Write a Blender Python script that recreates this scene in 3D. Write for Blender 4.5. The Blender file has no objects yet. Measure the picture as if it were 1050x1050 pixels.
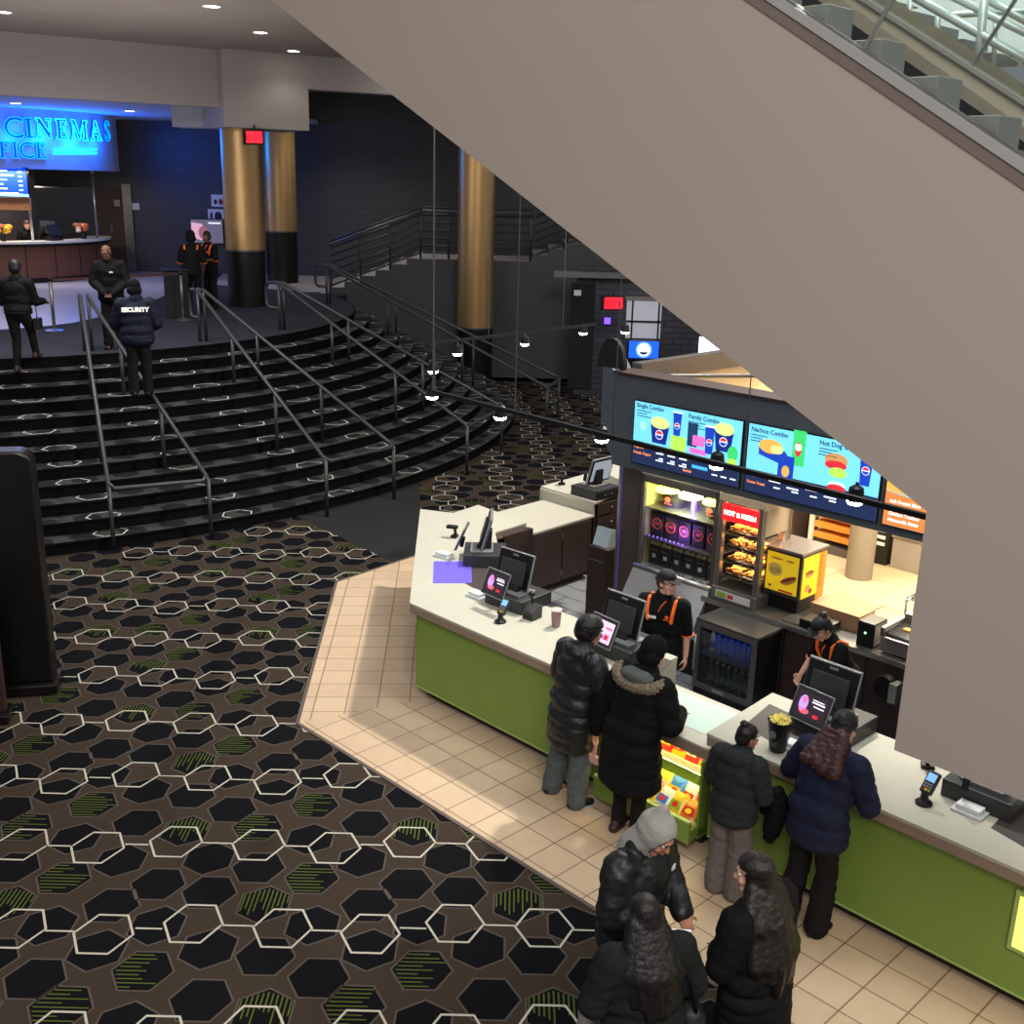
import bpy, bmesh, math, random
from mathutils import Vector, Matrix, noise
random.seed(7)
R_ = math.radians
SC = bpy.context.scene
COL = SC.collection
# ------------------------------------------------------------------ camera model
F_PX, PITCH, ROLL, CAM_H = 1130.0, R_(16.6), R_(1.4), 5.2
_F = Vector((0, math.cos(PITCH), -math.sin(PITCH)))
_R0 = Vector((1, 0, 0)); _U0 = _R0.cross(_F)
CR = _R0*math.cos(ROLL) + _U0*math.sin(ROLL)
CU = _U0*math.cos(ROLL) - _R0*math.sin(ROLL)
CP = Vector((0, 0, CAM_H))
def ray(x, y): return _F + CR*((x-525)/F_PX) - CU*((y-525)/F_PX)
def atz(x, y, z):
    d = ray(x, y); return CP + d*((z-CAM_H)/d.z)
def atY(x, y, Y):
    d = ray(x, y); return CP + d*(Y/d.y)
# store frame: a along the front counter, b towards the kitchen
HD = R_(-45.5)
UU = Vector((math.cos(HD), math.sin(HD), 0)); VV = Vector((-math.sin(HD), math.cos(HD), 0))
O0 = atz(420, 618, 1.07); O0.z = 0
def S(a, b, z=0): return O0 + UU*a + VV*b + Vector((0, 0, z))
def ab(p):
    q = p - O0; return (q.dot(UU), q.dot(VV))
def abz(x, y, z): return ab(atz(x, y, z))
def atb(x, y, b):
    d = ray(x, y); k = (b - (CP-O0).dot(VV))/d.dot(VV); p = CP + d*k
    return ((p-O0).dot(UU), p.z)

cam = bpy.data.cameras.new('camera'); camo = bpy.data.objects.new('camera', cam); COL.objects.link(camo)
cam.sensor_width = 36; cam.lens = F_PX/1050*36; cam.clip_start = .05; cam.clip_end = 300
M = Matrix((CR, CU, -_F)).transposed().to_4x4(); M.translation = CP
camo.matrix_world = M
SC.camera = camo
SC.view_settings.view_transform = 'Standard'; SC.view_settings.look = 'None'
SC.view_settings.gamma = 1.0; SC.view_settings.use_curve_mapping = False
SC.view_settings.exposure = 0.0

# ------------------------------------------------------------------ materials
def lin(c):
    return tuple(((v/255)/12.92 if v/255 <= .04045 else ((v/255+.055)/1.055)**2.4) for v in c)
_mats = {}
def mat(name, rgb, rough=.6, metal=0., var=.12, scale=12., bump=0., emit=0., trans=0., spec=.4, alpha=1., ergb=None, coat=0.):
    if name in _mats: return _mats[name]
    m = bpy.data.materials.new(name); m.use_nodes = True
    nt = m.node_tree; p = nt.nodes['Principled BSDF']
    c = lin(rgb)
    if var > 0:
        tc = nt.nodes.new('ShaderNodeTexCoord'); nz = nt.nodes.new('ShaderNodeTexNoise')
        nz.inputs['Scale'].default_value = scale; nz.inputs['Detail'].default_value = 4
        nt.links.new(tc.outputs['Object'], nz.inputs['Vector'])
        mx = nt.nodes.new('ShaderNodeMix'); mx.data_type = 'RGBA'
        mx.inputs[6].default_value = (*[v*(1-var) for v in c], 1); mx.inputs[7].default_value = (*[min(1, v*(1+var)) for v in c], 1)
        nt.links.new(nz.outputs['Fac'], mx.inputs[0]); nt.links.new(mx.outputs[2], p.inputs['Base Color'])
        if bump > 0:
            bp = nt.nodes.new('ShaderNodeBump'); bp.inputs['Strength'].default_value = bump; bp.inputs['Distance'].default_value = .01
            nt.links.new(nz.outputs['Fac'], bp.inputs['Height']); nt.links.new(bp.outputs['Normal'], p.inputs['Normal'])
    else:
        p.inputs['Base Color'].default_value = (*c, 1)
    p.inputs['Roughness'].default_value = rough; p.inputs['Metallic'].default_value = metal
    p.inputs['Specular IOR Level'].default_value = spec
    p.inputs['Transmission Weight'].default_value = trans; p.inputs['Alpha'].default_value = alpha
    p.inputs['Coat Weight'].default_value = coat
    if emit > 0:
        p.inputs['Emission Color'].default_value = (*lin(ergb or rgb), 1); p.inputs['Emission Strength'].default_value = emit
    _mats[name] = m; return m
def emis(name, rgb, k): return mat(name, rgb, var=0, emit=k, rough=.5)
def glass(name, rgb=(225, 235, 235), refl=.12, rough=.02):
    if name in _mats: return _mats[name]
    m = bpy.data.materials.new(name); m.use_nodes = True; nt = m.node_tree; nt.nodes.clear()
    out = nt.nodes.new('ShaderNodeOutputMaterial'); t = nt.nodes.new('ShaderNodeBsdfTransparent'); g = nt.nodes.new('ShaderNodeBsdfGlossy')
    t.inputs[0].default_value = (*lin(rgb), 1); g.inputs['Roughness'].default_value = rough
    fr = nt.nodes.new('ShaderNodeFresnel'); fr.inputs[0].default_value = 1.45
    mul = nt.nodes.new('ShaderNodeMath'); mul.operation = 'MULTIPLY_ADD'; mul.inputs[1].default_value = .8; mul.inputs[2].default_value = refl*.2
    nt.links.new(fr.outputs[0], mul.inputs[0])
    mx = nt.nodes.new('ShaderNodeMixShader'); nt.links.new(mul.outputs[0], mx.inputs[0])
    nt.links.new(t.outputs[0], mx.inputs[1]); nt.links.new(g.outputs[0], mx.inputs[2]); nt.links.new(mx.outputs[0], out.inputs[0])
    _mats[name] = m; return m
def tiles(name, c1, c2, mortar, w, h, ms=.012, rough=.35, offset=0., bump=.3, rot=0., freq=2, loc=(0, 0, 0)):
    m = bpy.data.materials.new(name); m.use_nodes = True; nt = m.node_tree; p = nt.nodes['Principled BSDF']
    tc = nt.nodes.new('ShaderNodeTexCoord'); mp = nt.nodes.new('ShaderNodeMapping'); mp.inputs['Rotation'].default_value = rot if isinstance(rot, tuple) else (0, 0, rot); mp.inputs['Location'].default_value = loc
    br = nt.nodes.new('ShaderNodeTexBrick'); br.offset = offset; br.offset_frequency = freq
    br.inputs['Color1'].default_value = (*lin(c1), 1); br.inputs['Color2'].default_value = (*lin(c2), 1); br.inputs['Mortar'].default_value = (*lin(mortar), 1)
    br.inputs['Scale'].default_value = 1; br.inputs['Mortar Size'].default_value = ms; br.inputs['Mortar Smooth'].default_value = .1
    br.inputs['Brick Width'].default_value = w; br.inputs['Row Height'].default_value = h
    nz = nt.nodes.new('ShaderNodeTexNoise'); nz.inputs['Scale'].default_value = 7; nz.inputs['Detail'].default_value = 6
    mx = nt.nodes.new('ShaderNodeMix'); mx.data_type = 'RGBA'; mx.blend_type = 'MULTIPLY'; mx.inputs[0].default_value = .35
    nt.links.new(tc.outputs['Object'], mp.inputs[0]); nt.links.new(mp.outputs[0], br.inputs['Vector']); nt.links.new(tc.outputs['Object'], nz.inputs['Vector'])
    nt.links.new(br.outputs['Color'], mx.inputs[6]); nt.links.new(nz.outputs['Fac'], mx.inputs[7])
    bc = nt.nodes.new('ShaderNodeMix'); bc.data_type = 'RGBA'; bc.inputs[0].default_value = .5
    nt.links.new(br.outputs['Color'], bc.inputs[6]); nt.links.new(mx.outputs[2], bc.inputs[7]); nt.links.new(bc.outputs[2], p.inputs['Base Color'])
    p.inputs['Roughness'].default_value = rough
    bp = nt.nodes.new('ShaderNodeBump'); bp.invert = True; bp.inputs['Strength'].default_value = bump; bp.inputs['Distance'].default_value = .004
    nt.links.new(br.outputs['Fac'], bp.inputs['Height']); nt.links.new(bp.outputs['Normal'], p.inputs['Normal'])
    return m

# ------------------------------------------------------------------ mesh helper
class MB:
    def __init__(s): s.bm = bmesh.new(); s.mi = 0
    def m(s, i): s.mi = i; return s
    def _add(s, verts, faces):
        vs = [s.bm.verts.new(v) for v in verts]
        for f in faces:
            try:
                fc = s.bm.faces.new([vs[i] for i in f]); fc.material_index = s.mi
            except ValueError: pass
        return vs
    def box(s, x0, x1, y0, y1, z0, z1, T=None):
        v = [Vector((x, y, z)) for z in (z0, z1) for y in (y0, y1) for x in (x0, x1)]
        if T: v = [T @ p for p in v]
        s._add(v, [(0, 2, 3, 1), (4, 5, 7, 6), (0, 1, 5, 4), (2, 6, 7, 3), (0, 4, 6, 2), (1, 3, 7, 5)]); return s
    def prism(s, poly, z0, z1, T=None):
        n = len(poly)
        if sum(poly[i][0]*poly[(i+1) % n][1]-poly[(i+1) % n][0]*poly[i][1] for i in range(n)) < 0: poly = poly[::-1]
        v = [Vector((p[0], p[1], z)) for z in (z0, z1) for p in poly]
        if T: v = [T @ p for p in v]
        s._add(v, [tuple(range(n-1, -1, -1)), tuple(range(n, 2*n))] + [(i, (i+1) % n, n+(i+1) % n, n+i) for i in range(n)]); return s
    def face(s, pts):
        s._add([Vector(p) for p in pts], [tuple(range(len(pts)))]); return s
    def lathe(s, prof, seg=24, T=None, c=(0, 0, 0)):
        v = []; n = len(prof); c = Vector(c)
        for k in range(seg):
            t = 2*math.pi*k/seg
            for r, z in prof:
                p = Vector((r*math.cos(t), r*math.sin(t), z)) + c; v.append(T @ p if T else p)
        f = [(k*n+i, ((k+1) % seg)*n+i, ((k+1) % seg)*n+i+1, k*n+i+1) for k in range(seg) for i in range(n-1)]
        f.append(tuple(k*n for k in range(seg-1, -1, -1))); f.append(tuple(k*n+n-1 for k in range(seg)))
        s._add(v, f); return s
    def cyl(s, p0, p1, r0, r1=None, seg=14):
        p0, p1 = Vector(p0), Vector(p1); d = p1-p0
        T = Matrix.Translation(p0) @ d.to_track_quat('Z', 'Y').to_matrix().to_4x4()
        return s.lathe([(r0, 0), (r0 if r1 is None else r1, d.length)], seg, T)
    def tube(s, path, r, seg=8, closed=False):
        P = [Vector(p) for p in path]; n = len(P); rings = []
        up = Vector((0, 0, 1)); prev = None
        for i, p in enumerate(P):
            a = P[(i-1) % n] if closed or i > 0 else p; b = P[(i+1) % n] if closed or i < n-1 else p
            t = (b-a).normalized()
            if prev is None:
                nn = t.orthogonal().normalized()
            else:
                nn = prev - t*prev.dot(t)
                nn = nn.normalized() if nn.length > 1e-6 else t.orthogonal().normalized()
            prev = nn; bb = t.cross(nn)
            rings.append([p + (nn*math.cos(2*math.pi*k/seg)+bb*math.sin(2*math.pi*k/seg))*r for k in range(seg)])
        v = [q for rg in rings for q in rg]; f = []
        for i in range(n if closed else n-1):
            j = (i+1) % n
            f += [(i*seg+k, i*seg+(k+1) % seg, j*seg+(k+1) % seg, j*seg+k) for k in range(seg)]
        if not closed: f += [tuple(range(seg-1, -1, -1)), tuple((n-1)*seg+k for k in range(seg))]
        s._add(v, f); return s
    def ell(s, c, r, rot=None, sub=3):
        T = Matrix.Translation(Vector(c)) @ (rot.to_4x4() if rot else Matrix()) @ Matrix.Diagonal((*((r, r, r) if isinstance(r, (int, float)) else r), 1))
        n0 = len(s.bm.faces); g = bmesh.ops.create_icosphere(s.bm, subdivisions=sub, radius=1, matrix=T)
        for v in g['verts']:
            for f in v.link_faces: f.material_index = s.mi
        return s
    def cap(s, p0, p1, r0, r1, sub=2):
        b = bmesh.new(); bmesh.ops.create_icosphere(b, subdivisions=sub, radius=r0, matrix=Matrix.Translation(Vector(p0)))
        bmesh.ops.create_icosphere(b, subdivisions=sub, radius=r1, matrix=Matrix.Translation(Vector(p1)))
        g = bmesh.ops.convex_hull(b, input=b.verts)
        dead = [e for e in g['geom_interior'] if isinstance(e, bmesh.types.BMVert)]
        bmesh.ops.delete(b, geom=dead, context='VERTS')
        b.verts.index_update()
        s._add([v.co.copy() for v in b.verts], [tuple(v.index for v in f.verts) for f in b.faces]); b.free(); return s
    def build(s, name, mats, parent=None, smooth=False, bevel=0., T=None, label=None, recalc=True):
        if recalc: bmesh.ops.recalc_face_normals(s.bm, faces=s.bm.faces)
        me = bpy.data.meshes.new(name); s.bm.to_mesh(me); s.bm.free()
        for m in (mats if isinstance(mats, (list, tuple)) else [mats]): me.materials.append(m)
        if smooth:
            for p in me.polygons: p.use_smooth = True
        o = bpy.data.objects.new(name, me); COL.objects.link(o)
        if parent: o.parent = parent
        if T is not None: o.matrix_local = T
        if bevel > 0:
            b = o.modifiers.new('bevel', 'BEVEL'); b.width = bevel; b.segments = 2; b.limit_method = 'ANGLE'; b.angle_limit = R_(40)
        if smooth == 2:
            e = o.modifiers.new('split', 'EDGE_SPLIT'); e.split_angle = R_(40)
        if label: o['label'] = label
        return o
def tag(o, label, cat, group=None):
    o['label'] = label; o['category'] = cat
    if group: o['group'] = group
    return o
def struct(o): o['kind'] = 'structure'; return o
def thing(name, label, cat, loc=(0, 0, 0), rz=0., group=None):
    o = bpy.data.objects.new(name, None); COL.objects.link(o); o.empty_display_size = .1
    o.location = loc; o.rotation_euler = (0, 0, rz); return tag(o, label, cat, group)
def kids(o): return [c for c in COL.objects if c.parent == o]
def dup(o, loc, rz, label, group=None, scale=None):
    def cp(q, par):
        c = q.copy(); COL.objects.link(c); c.parent = par
        for k in kids(q): cp(k, c)
        return c
    c = cp(o, None); c.location = loc; c.rotation_euler = (0, 0, rz)
    c['label'] = label
    if group: c['group'] = group
    if scale: c.scale = scale
    return c
FONTC = {}
def text_mesh(s, size, extr=.0005, spacing=1., bold=0.):
    cu = bpy.data.curves.new('t', 'FONT'); cu.body = s; cu.size = size; cu.extrude = extr; cu.align_x = 'LEFT'; cu.space_character = spacing; cu.offset = bold
    cu.resolution_u = 3
    o = bpy.data.objects.new('t', cu); COL.objects.link(o)
    dg = bpy.context.evaluated_depsgraph_get(); me = bpy.data.meshes.new_from_object(o.evaluated_get(dg))
    bpy.data.objects.remove(o); bpy.data.curves.remove(cu); return me
def text(name, s, size, m, parent, T, spacing=1., bold=0., extr=.0005, center=False):
    me = text_mesh(s, size, extr, spacing, bold)
    if center:
        xs = [v.co.x for v in me.vertices]; dx = (min(xs)+max(xs))/2
        for v in me.vertices: v.co.x -= dx
    me.materials.clear(); me.materials.append(m); me.name = name
    o = bpy.data.objects.new(name, me); COL.objects.link(o); o.parent = parent; o.matrix_local = T; return o
RX90 = Matrix.Rotation(R_(90), 4, 'X')
def facing(x, y, z): return Matrix.Translation((x, y, z)) @ RX90          # text that faces local -Y
def disc(cx, cz, rx, rz=None, n=24, a0=0, a1=360):
    rz = rz or rx; k = n if a1-a0 >= 360 else n+1
    return [(cx+rx*math.cos(R_(a0+(a1-a0)*i/n)), cz+rz*math.sin(R_(a0+(a1-a0)*i/n))) for i in range(k)]
VT = RX90                                                               # (x, z) polygons prism'd along -y
def hexa(cx, cy, r, rot, sy=1.):
    return [(cx+r*math.cos(rot+i*math.pi/3), cy+r*sy*math.sin(rot+i*math.pi/3)) for i in range(6)]
# ================================================================== SETTING: carpet, tile, steps
m_hex_base = mat('carpet_taupe', (61, 52, 44), .95, var=.18, scale=60, bump=.3, spec=.03)
m_hex_dark = mat('carpet_navy_black', (20, 20, 23), .95, var=.2, scale=60, bump=.3, spec=.03)
m_hex_line = mat('carpet_grey_line', (84, 76, 70), .95, var=.1, scale=60, spec=.03)
m_hex_white = mat('carpet_cream_line', (186, 181, 166), .9, var=.06, scale=60, spec=.03)
m_hex_green = mat('carpet_green_line', (82, 92, 40), .95, var=.2, scale=60, spec=.03)
CARPET = [m_hex_base, m_hex_dark, m_hex_line, m_hex_white, m_hex_green]
DF = [(.05, .12), (.055, .52), (.24, .07), (.345, .725), (.485, .22), (.5, .62), (.84, .995)]
DP = [(.15, .765), (.30, .28), (.58, .885), (.743, .757), (.77, .41), (.93, .265), (.99, .885)]
HF = [(.57, .49), (.68, .155), (.885, .655)]
VP = [(.25, .465), (.435, 0.)]
WH = [(.19, .39), (.535, .37), (.85, .35), (.13, .895), (.46, .87), (.78, .84)]
def ring(mb, poly, w, z):
    n = len(poly); cx = sum(p[0] for p in poly)/n; cy = sum(p[1] for p in poly)/n
    r = math.hypot(poly[0][0]-cx, poly[0][1]-cy); k = (r-w)/r
    inn = [(cx+(p[0]-cx)*k, cy+(p[1]-cy)*k) for p in poly]
    for i in range(n):
        j = (i+1) % n; mb.face([(*poly[i], z), (*poly[j], z), (*inn[j], z), (*inn[i], z)])
def strip(mb, p, q, w, z):
    p, q = Vector(p), Vector(q); d = (q-p)
    if d.length < 1e-4: return
    n = Vector((-d.y, d.x)).normalized()*w/2
    mb.face([(*(p-n), z), (*(q-n), z), (*(q+n), z), (*(p+n), z)])
def carpet_pattern(mb, origin, rot, test, z0=.0):
    c, s_ = math.cos(rot), math.sin(rot)
    l1, l2 = Vector((1.895, .075)), Vector((-1.10, 2.05))
    def tr(p): return (origin[0]+c*p[0]-s_*p[1], origin[1]+s_*p[0]+c*p[1])
    rnd = random.Random(3)
    for i in range(-14, 15):
        for j in range(-12, 13):
            def pos(k): return l1*(k[0]+i) + l2*(k[1]+j)
            def ok(p): return test(*tr(p))
            for lst, rt, kind in ((DF, 0, 'd'), (DP, math.pi/6, 'd'), (HF, 0, 'h'), (VP, math.pi/6, 'v')):
                for k in lst:
                    p = pos(k)
                    if not ok(p): continue
                    r = .222
                    poly = [tr(q) for q in hexa(p.x, p.y, r, rt, 1.05)]
                    mb.m(1); mb.face([(*q, z0+.0012) for q in poly]); mb.m(2); ring(mb, poly, .017, z0+.0018)
                    mb.m(4)
                    if kind == 'h':
                        for q in range(9):
                            y = -.16+q*.04; w = .2*(1-abs(y)/.5); e = rnd.uniform(-.3, 1.)*w
                            strip(mb, tr((p.x-w*.92, p.y+y)), tr((p.x+e, p.y+y)), .011, z0+.0018)
                    if kind == 'v':
                        for q in range(11):
                            x = -.165+q*.033; w = .2*(1-abs(x)/.5); e = rnd.uniform(-.9, .3)*w
                            strip(mb, tr((p.x+x, p.y+w*.95)), tr((p.x+x, p.y+e)), .011, z0+.0018)
            mb.m(3)
            nxt = {0: 1, 1: 2, 2: (0, 1, 0), 3: 4, 4: 5, 5: (3, 1, 0)}
            for n_, k in enumerate(WH):
                p = pos(k)
                if not ok(p): continue
                ring(mb, [tr(q) for q in hexa(p.x, p.y, .222, 0, 1.14)], .019, z0+.0026)
                t = nxt[n_]; q = pos(WH[t]) if isinstance(t, int) else pos((WH[t[0]][0]+1, WH[t[0]][1]))
                ym = p.y*.5+q.y*.5; strip(mb, tr((p.x+.205, ym)), tr((q.x-.205, ym)), .017, z0+.0026)
SC0 = Vector((-11.86, 25.29)); R_TOP, R_BOT, NR, Z_UP = 8.08, 11.87, 12, 2.25
RISE = Z_UP/NR; TREAD = (R_BOT-R_TOP)/(NR-1)
tile_out = [ab(atz(305, 742, 0)), ab(atz(345, 597, 0))]
def in_tile(x, y):
    a, b = ab(Vector((x, y, 0)))
    return b > -1.05 and (a > -.1 or (b > 1.6-.0 and False) or (a*.66+b*.75 > -.85 and a > -3.3))
def in_lower(x, y):
    if Vector((x, y)).dot(Vector((x, y))) > 40**2 or y < 2.5 or x > 7 or y > 29.8 or x < -16: return False
    if (Vector((x, y))-SC0).length < R_BOT+.05: return False
    return not in_tile(x, y)
def west(x, y):                                                     # left of the plain strip
    a, b = ab(Vector((x, y, 0))); return in_lower(x, y) and not (y > 15.0 and x > -6.0+ (16.3-y)*2.2 and a < -2 and x > -4.9+(16.8-y)*1.9)
mb = MB()
mb.m(0).face([(-18, 0, 0), (9, 0, 0), (9, 34, 0), (-18, 34, 0)])
P_SEAM0, P_SEAM1 = atz(345, 537, 0), atz(402, 576, 0)
sd = (P_SEAM1-P_SEAM0); sn = Vector((-sd.y, sd.x)).normalized()      # seam of the left carpet
Q0, Q1 = atz(402, 489, 0), atz(430, 521, 0)
def side(p, q, x, y): return (q.x-p.x)*(y-p.y)-(q.y-p.y)*(x-p.x)
carpet_pattern(mb, (-2.6, 7.0), 0., lambda x, y: in_lower(x, y) and side(P_SEAM0, P_SEAM1, x, y) < .25)
carpet_pattern(mb, (-1.35, 17.8), R_(94), lambda x, y: in_lower(x, y) and side(Q0, Q1, x, y) > .2)
floor = struct(mb.build('floor', CARPET, recalc=False))
m_plain = mat('carpet_plain_charcoal', (44, 45, 45), .95, var=.15, scale=40, bump=.3, spec=.05)
mb = MB()
poly = [P_SEAM0 - sd*.6, P_SEAM1 + sd*.02, atz(432, 566, 0), S(-2.6, 2.6), S(-2.2, 3.2), Q1]
# arc edge along the lowest riser
ang = lambda p: math.atan2(p.y-SC0.y, p.x-SC0.x)
a0, a1 = ang(P_SEAM0)-.02, ang(Q0)+.0
arc = [(SC0.x+(R_BOT+.0)*math.cos(a1+(a0-a1)*i/10), SC0.y+(R_BOT+.0)*math.sin(a1+(a0-a1)*i/10)) for i in range(11)]
mb.prism([(p.x, p.y) for p in poly[1:]]+arc, .001, .004)
struct(mb.build('floor_runner', m_plain))

m_tile = tiles('tile_beige', (216, 190, 158), (204, 177, 146), (134, 108, 86), .325, .325, .006, .4, loc=(.055, .15, 0))
m_tile2 = tiles('tile_beige_turned', (216, 190, 158), (204, 177, 146), (134, 108, 86), .325, .325, .006, .4, rot=R_(-48.6+90))
m_grey = tiles('tile_grey', (150, 153, 155), (136, 140, 142), (88, 90, 92), .62, .31, .012, .3, offset=.5)
m_ktile = tiles('tile_kitchen', (196, 178, 142), (186, 168, 134), (150, 130, 100), .9, .9, .01, .3)
m_strip = mat('tile_edge_strip', (92, 80, 74), .5, var=.05)
fr = thing  # (frame helper not used for structures: they carry their own matrix)
TS = Matrix.Translation(O0) @ Matrix.Rotation(HD, 4, 'Z')
Lc = ab(atz(305, 742, 0)); Lb = ab(atz(345, 597, 0)); Lt = ab(atz(426, 570, 0))
MB().prism([Lc, (9, -1.2), (9, .3), (.2, .3)], .001, .008).build('floor_tiles', m_tile, T=TS)['kind'] = 'structure'
MB().prism([Lc, (.2, .3), (-2.2, 2.4), Lt, Lb], .001, .008).build('floor_tiles_corner', m_tile2, T=TS)['kind'] = 'structure'
MB().prism([(.4, .5), (9, .5), (9, 3), (6.0, 3.3), (-.4, 3.3), (-.4, 6.5), (-2.2, 6.5), (-2.2, 2.8), (-1.2, 2)], .001, .007).build('floor_service', m_grey, T=TS)['kind'] = 'structure'
MB().prism([(.45, 3.3), (9, 3.0), (9, 12.5), (-1.0, 12.5), (-1.0, 5.9)], .001, .007).build('floor_kitchen', m_ktile, T=TS)['kind'] = 'structure'
mb = MB()
for p, q in ((Lc, (9, -1.2)), (Lc, Lb), (Lb, Lt)):
    p, q = Vector(p), Vector(q); d = (q-p).normalized(); n = Vector((-d.y, d.x))*.018
    mb.prism([tuple(p-n), tuple(q-n), tuple(q+n), tuple(p+n)], .001, .011)
struct(mb.build('trim_1', m_strip, T=TS))

# curved steps
m_riser = mat('step_riser_black', (15, 15, 16), .9, var=.2, scale=30, spec=.05)
m_stepc = mat('step_carpet', (64, 63, 62), .95, var=.25, scale=40, bump=.3, spec=.05)
m_stepd = mat('step_carpet_dark', (36, 36, 38), .95, var=.2, scale=40, spec=.05)
mb = MB(); T0, T1, NS = R_(-125), R_(28), 64
def pc(r, t, z): return (SC0.x+r*math.cos(t), SC0.y+r*math.sin(t), z)
for k in range(NR):
    zt = RISE*(k+1); ro = R_BOT-TREAD*k; ri = ro-TREAD
    for i in range(NS):
        t, u = T0+(T1-T0)*i/NS, T0+(T1-T0)*(i+1)/NS
        mb.m(0).face([pc(ro, t, zt-RISE), pc(ro, u, zt-RISE), pc(ro, u, zt-.035), pc(ro, t, zt-.035)])
        mb.face([pc(ro, t, zt-.035), pc(ro, u, zt-.035), pc(ro+.022, u, zt-.035), pc(ro+.022, t, zt-.035)])
        mb.face([pc(ro+.022, t, zt-.035), pc(ro+.022, u, zt-.035), pc(ro+.018, u, zt), pc(ro+.018, t, zt)])
        if k < NR-1: mb.m(1).face([pc(ro+.018, t, zt), pc(ro+.018, u, zt), pc(ri, u, zt), pc(ri, t, zt)])
    if k == NR-1: break
    # carpet motifs cut to the tread
    rn = random.Random(50+k); s = 0.2
    cl = lambda r: max(ri+.012, min(ro+.012, r))
    for q in range(60):
        th = T0 + (q+.5*(k % 2)+.15*rn.random())*(.62/ro)*1.02
        if th > T1: break
        rc = ri+TREAD*rn.uniform(.05, .95); rt = rn.choice((0, math.pi/6))
        pts = [(cl(rc+.22*math.sin(rt+h*math.pi/3)), th+.22*math.cos(rt+h*math.pi/3)/ro) for h in range(6)]
        mb.m(2).face([pc(r, t, zt+.0012) for r, t in pts])
    # broken cream chain running up the flight
    for q in range(-3, 14):
        th = R_(-68)+q*R_(9.35)+k*R_(-.55)+((k % 3)-1)*.006
        mb.m(3)
        ph = (k*.47+q*.3) % 1.0; rc = ri+TREAD*(.2+.7*ph)
        pts = [(rc+.22*math.sin(h*math.pi/3), th+.25*math.cos(h*math.pi/3)/ro) for h in range(6)]
        for h in range(6):
            A, B = pts[h], pts[(h+1) % 6]
            n_ = 6; seg = []
            for w in range(n_+1):
                r = A[0]+(B[0]-A[0])*w/n_; t = A[1]+(B[1]-A[1])*w/n_
                if ri+.01 < r < ro+.01: seg.append((r, t))
            if len(seg) > 1:
                pa = Vector(pc(*seg[0], 0)[:2]); pb = Vector(pc(*seg[-1], 0)[:2]); strip(mb, pa, pb, .017, zt+.0022)
m_stepw = mat('step_cream_line', (220, 216, 204), .9, var=.1, scale=40)
struct(mb.build('stairs', [m_riser, m_stepc, m_stepd, m_stepw], recalc=False))

# upper floor
m_upc = mat('upper_carpet', (55, 55, 60), .95, var=.15, scale=40, bump=.3, spec=.05)
m_upt = tiles('upper_tile', (176, 168, 160), (166, 158, 150), (140, 132, 124), .6, .6, .01, .35)
mb = MB()
arc = [pc(R_TOP, T0+(T1-T0)*i/NS, 0)[:2] for i in range(NS+1)]
mb.prism(arc+[(-3.5, 36.5), (-24, 36.5), (-24, 18)], Z_UP-.3, Z_UP-.001)
struct(mb.build('floor_upper', m_upc))
mb = MB()
e1 = [atz(x, y, Z_UP) for x, y in ((-60, 340), (0, 338), (50, 334), (75, 331), (130, 319), (165, 305), (190, 290))]
e2 = [atz(235, 287, Z_UP), atz(310, 286, Z_UP), atz(340, 298, Z_UP)]
mb.prism([(p.x, p.y) for p in e1]+[(-10.3, 36), (-24, 36), (-24, 22)], Z_UP, Z_UP+.004)
mb.prism([(-9.4, 36), (-8.7, 31.8), (e2[2].x-.5, e2[2].y-.6), (e2[2].x+.5, e2[2].y), (-4.0, 36)], Z_UP, Z_UP+.004)
struct(mb.build('floor_upper_tiles', m_upt))
# ================================================================== UPPER LEVEL
m_brickd = tiles('brick_black', (66, 66, 66), (61, 61, 61), (50, 50, 50), .5, .16, .01, .45, offset=.5, rot=(R_(90), 0, 0))
m_brick = tiles('brick_grey', (62, 60, 72), (52, 51, 60), (30, 29, 33), .42, .15, .016, .5, offset=.5, rot=(R_(90), 0, 0))
m_ceil = mat('ceiling_plaster', (152, 142, 137), .9, var=.12, scale=1.2)
m_fasc = mat('fascia_paint', (172, 164, 162), .85, var=.06, scale=2)
m_fasc2 = mat('fascia_paint_pale', (190, 192, 205), .85, var=.04, scale=2)
m_dark = mat('wall_charcoal', (72, 74, 76), .8, var=.15, scale=3)
m_gold = mat('column_gold', (198, 160, 108), .33, .72, var=.08, scale=6)
m_blk = mat('black_gloss', (16, 16, 17), .35, var=.15)
m_blkm = mat('black_matt', (21, 21, 22), .75, var=.2)
m_rail = mat('rail_dark_steel', (72, 72, 73), .45, .5, var=.1)
m_steel = mat('steel_brushed', (178, 176, 172), .3, .9, var=.06)
m_steeld = mat('steel_dull', (120, 118, 116), .4, .8, var=.08)
m_wood = mat('wood_redbrown', (112, 72, 56), .5, var=.2, scale=4)
m_doorb = mat('door_brown', (66, 48, 44), .55, var=.12, scale=4)
m_cream = mat('counter_cream', (226, 220, 203), .32, var=.05, scale=5)
m_white = mat('white_plastic', (226, 226, 224), .5, var=.03)
m_lens = emis('lamp_lens', (255, 244, 224), 14)
m_red = emis('exit_red', (255, 24, 40), 2.6)
m_ink = mat('ink_black', (14, 14, 15), .6, var=0)

yb = 35.5
def wall(name, x0, x1, y0, y1, z0, z1, m):
    o = MB().box(x0, x1, y0, y1, z0, z1).build(name, m); return struct(o)
wall('wall_back', -26, 9, yb, yb+.2, 0, 9, m_brickd)
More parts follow.
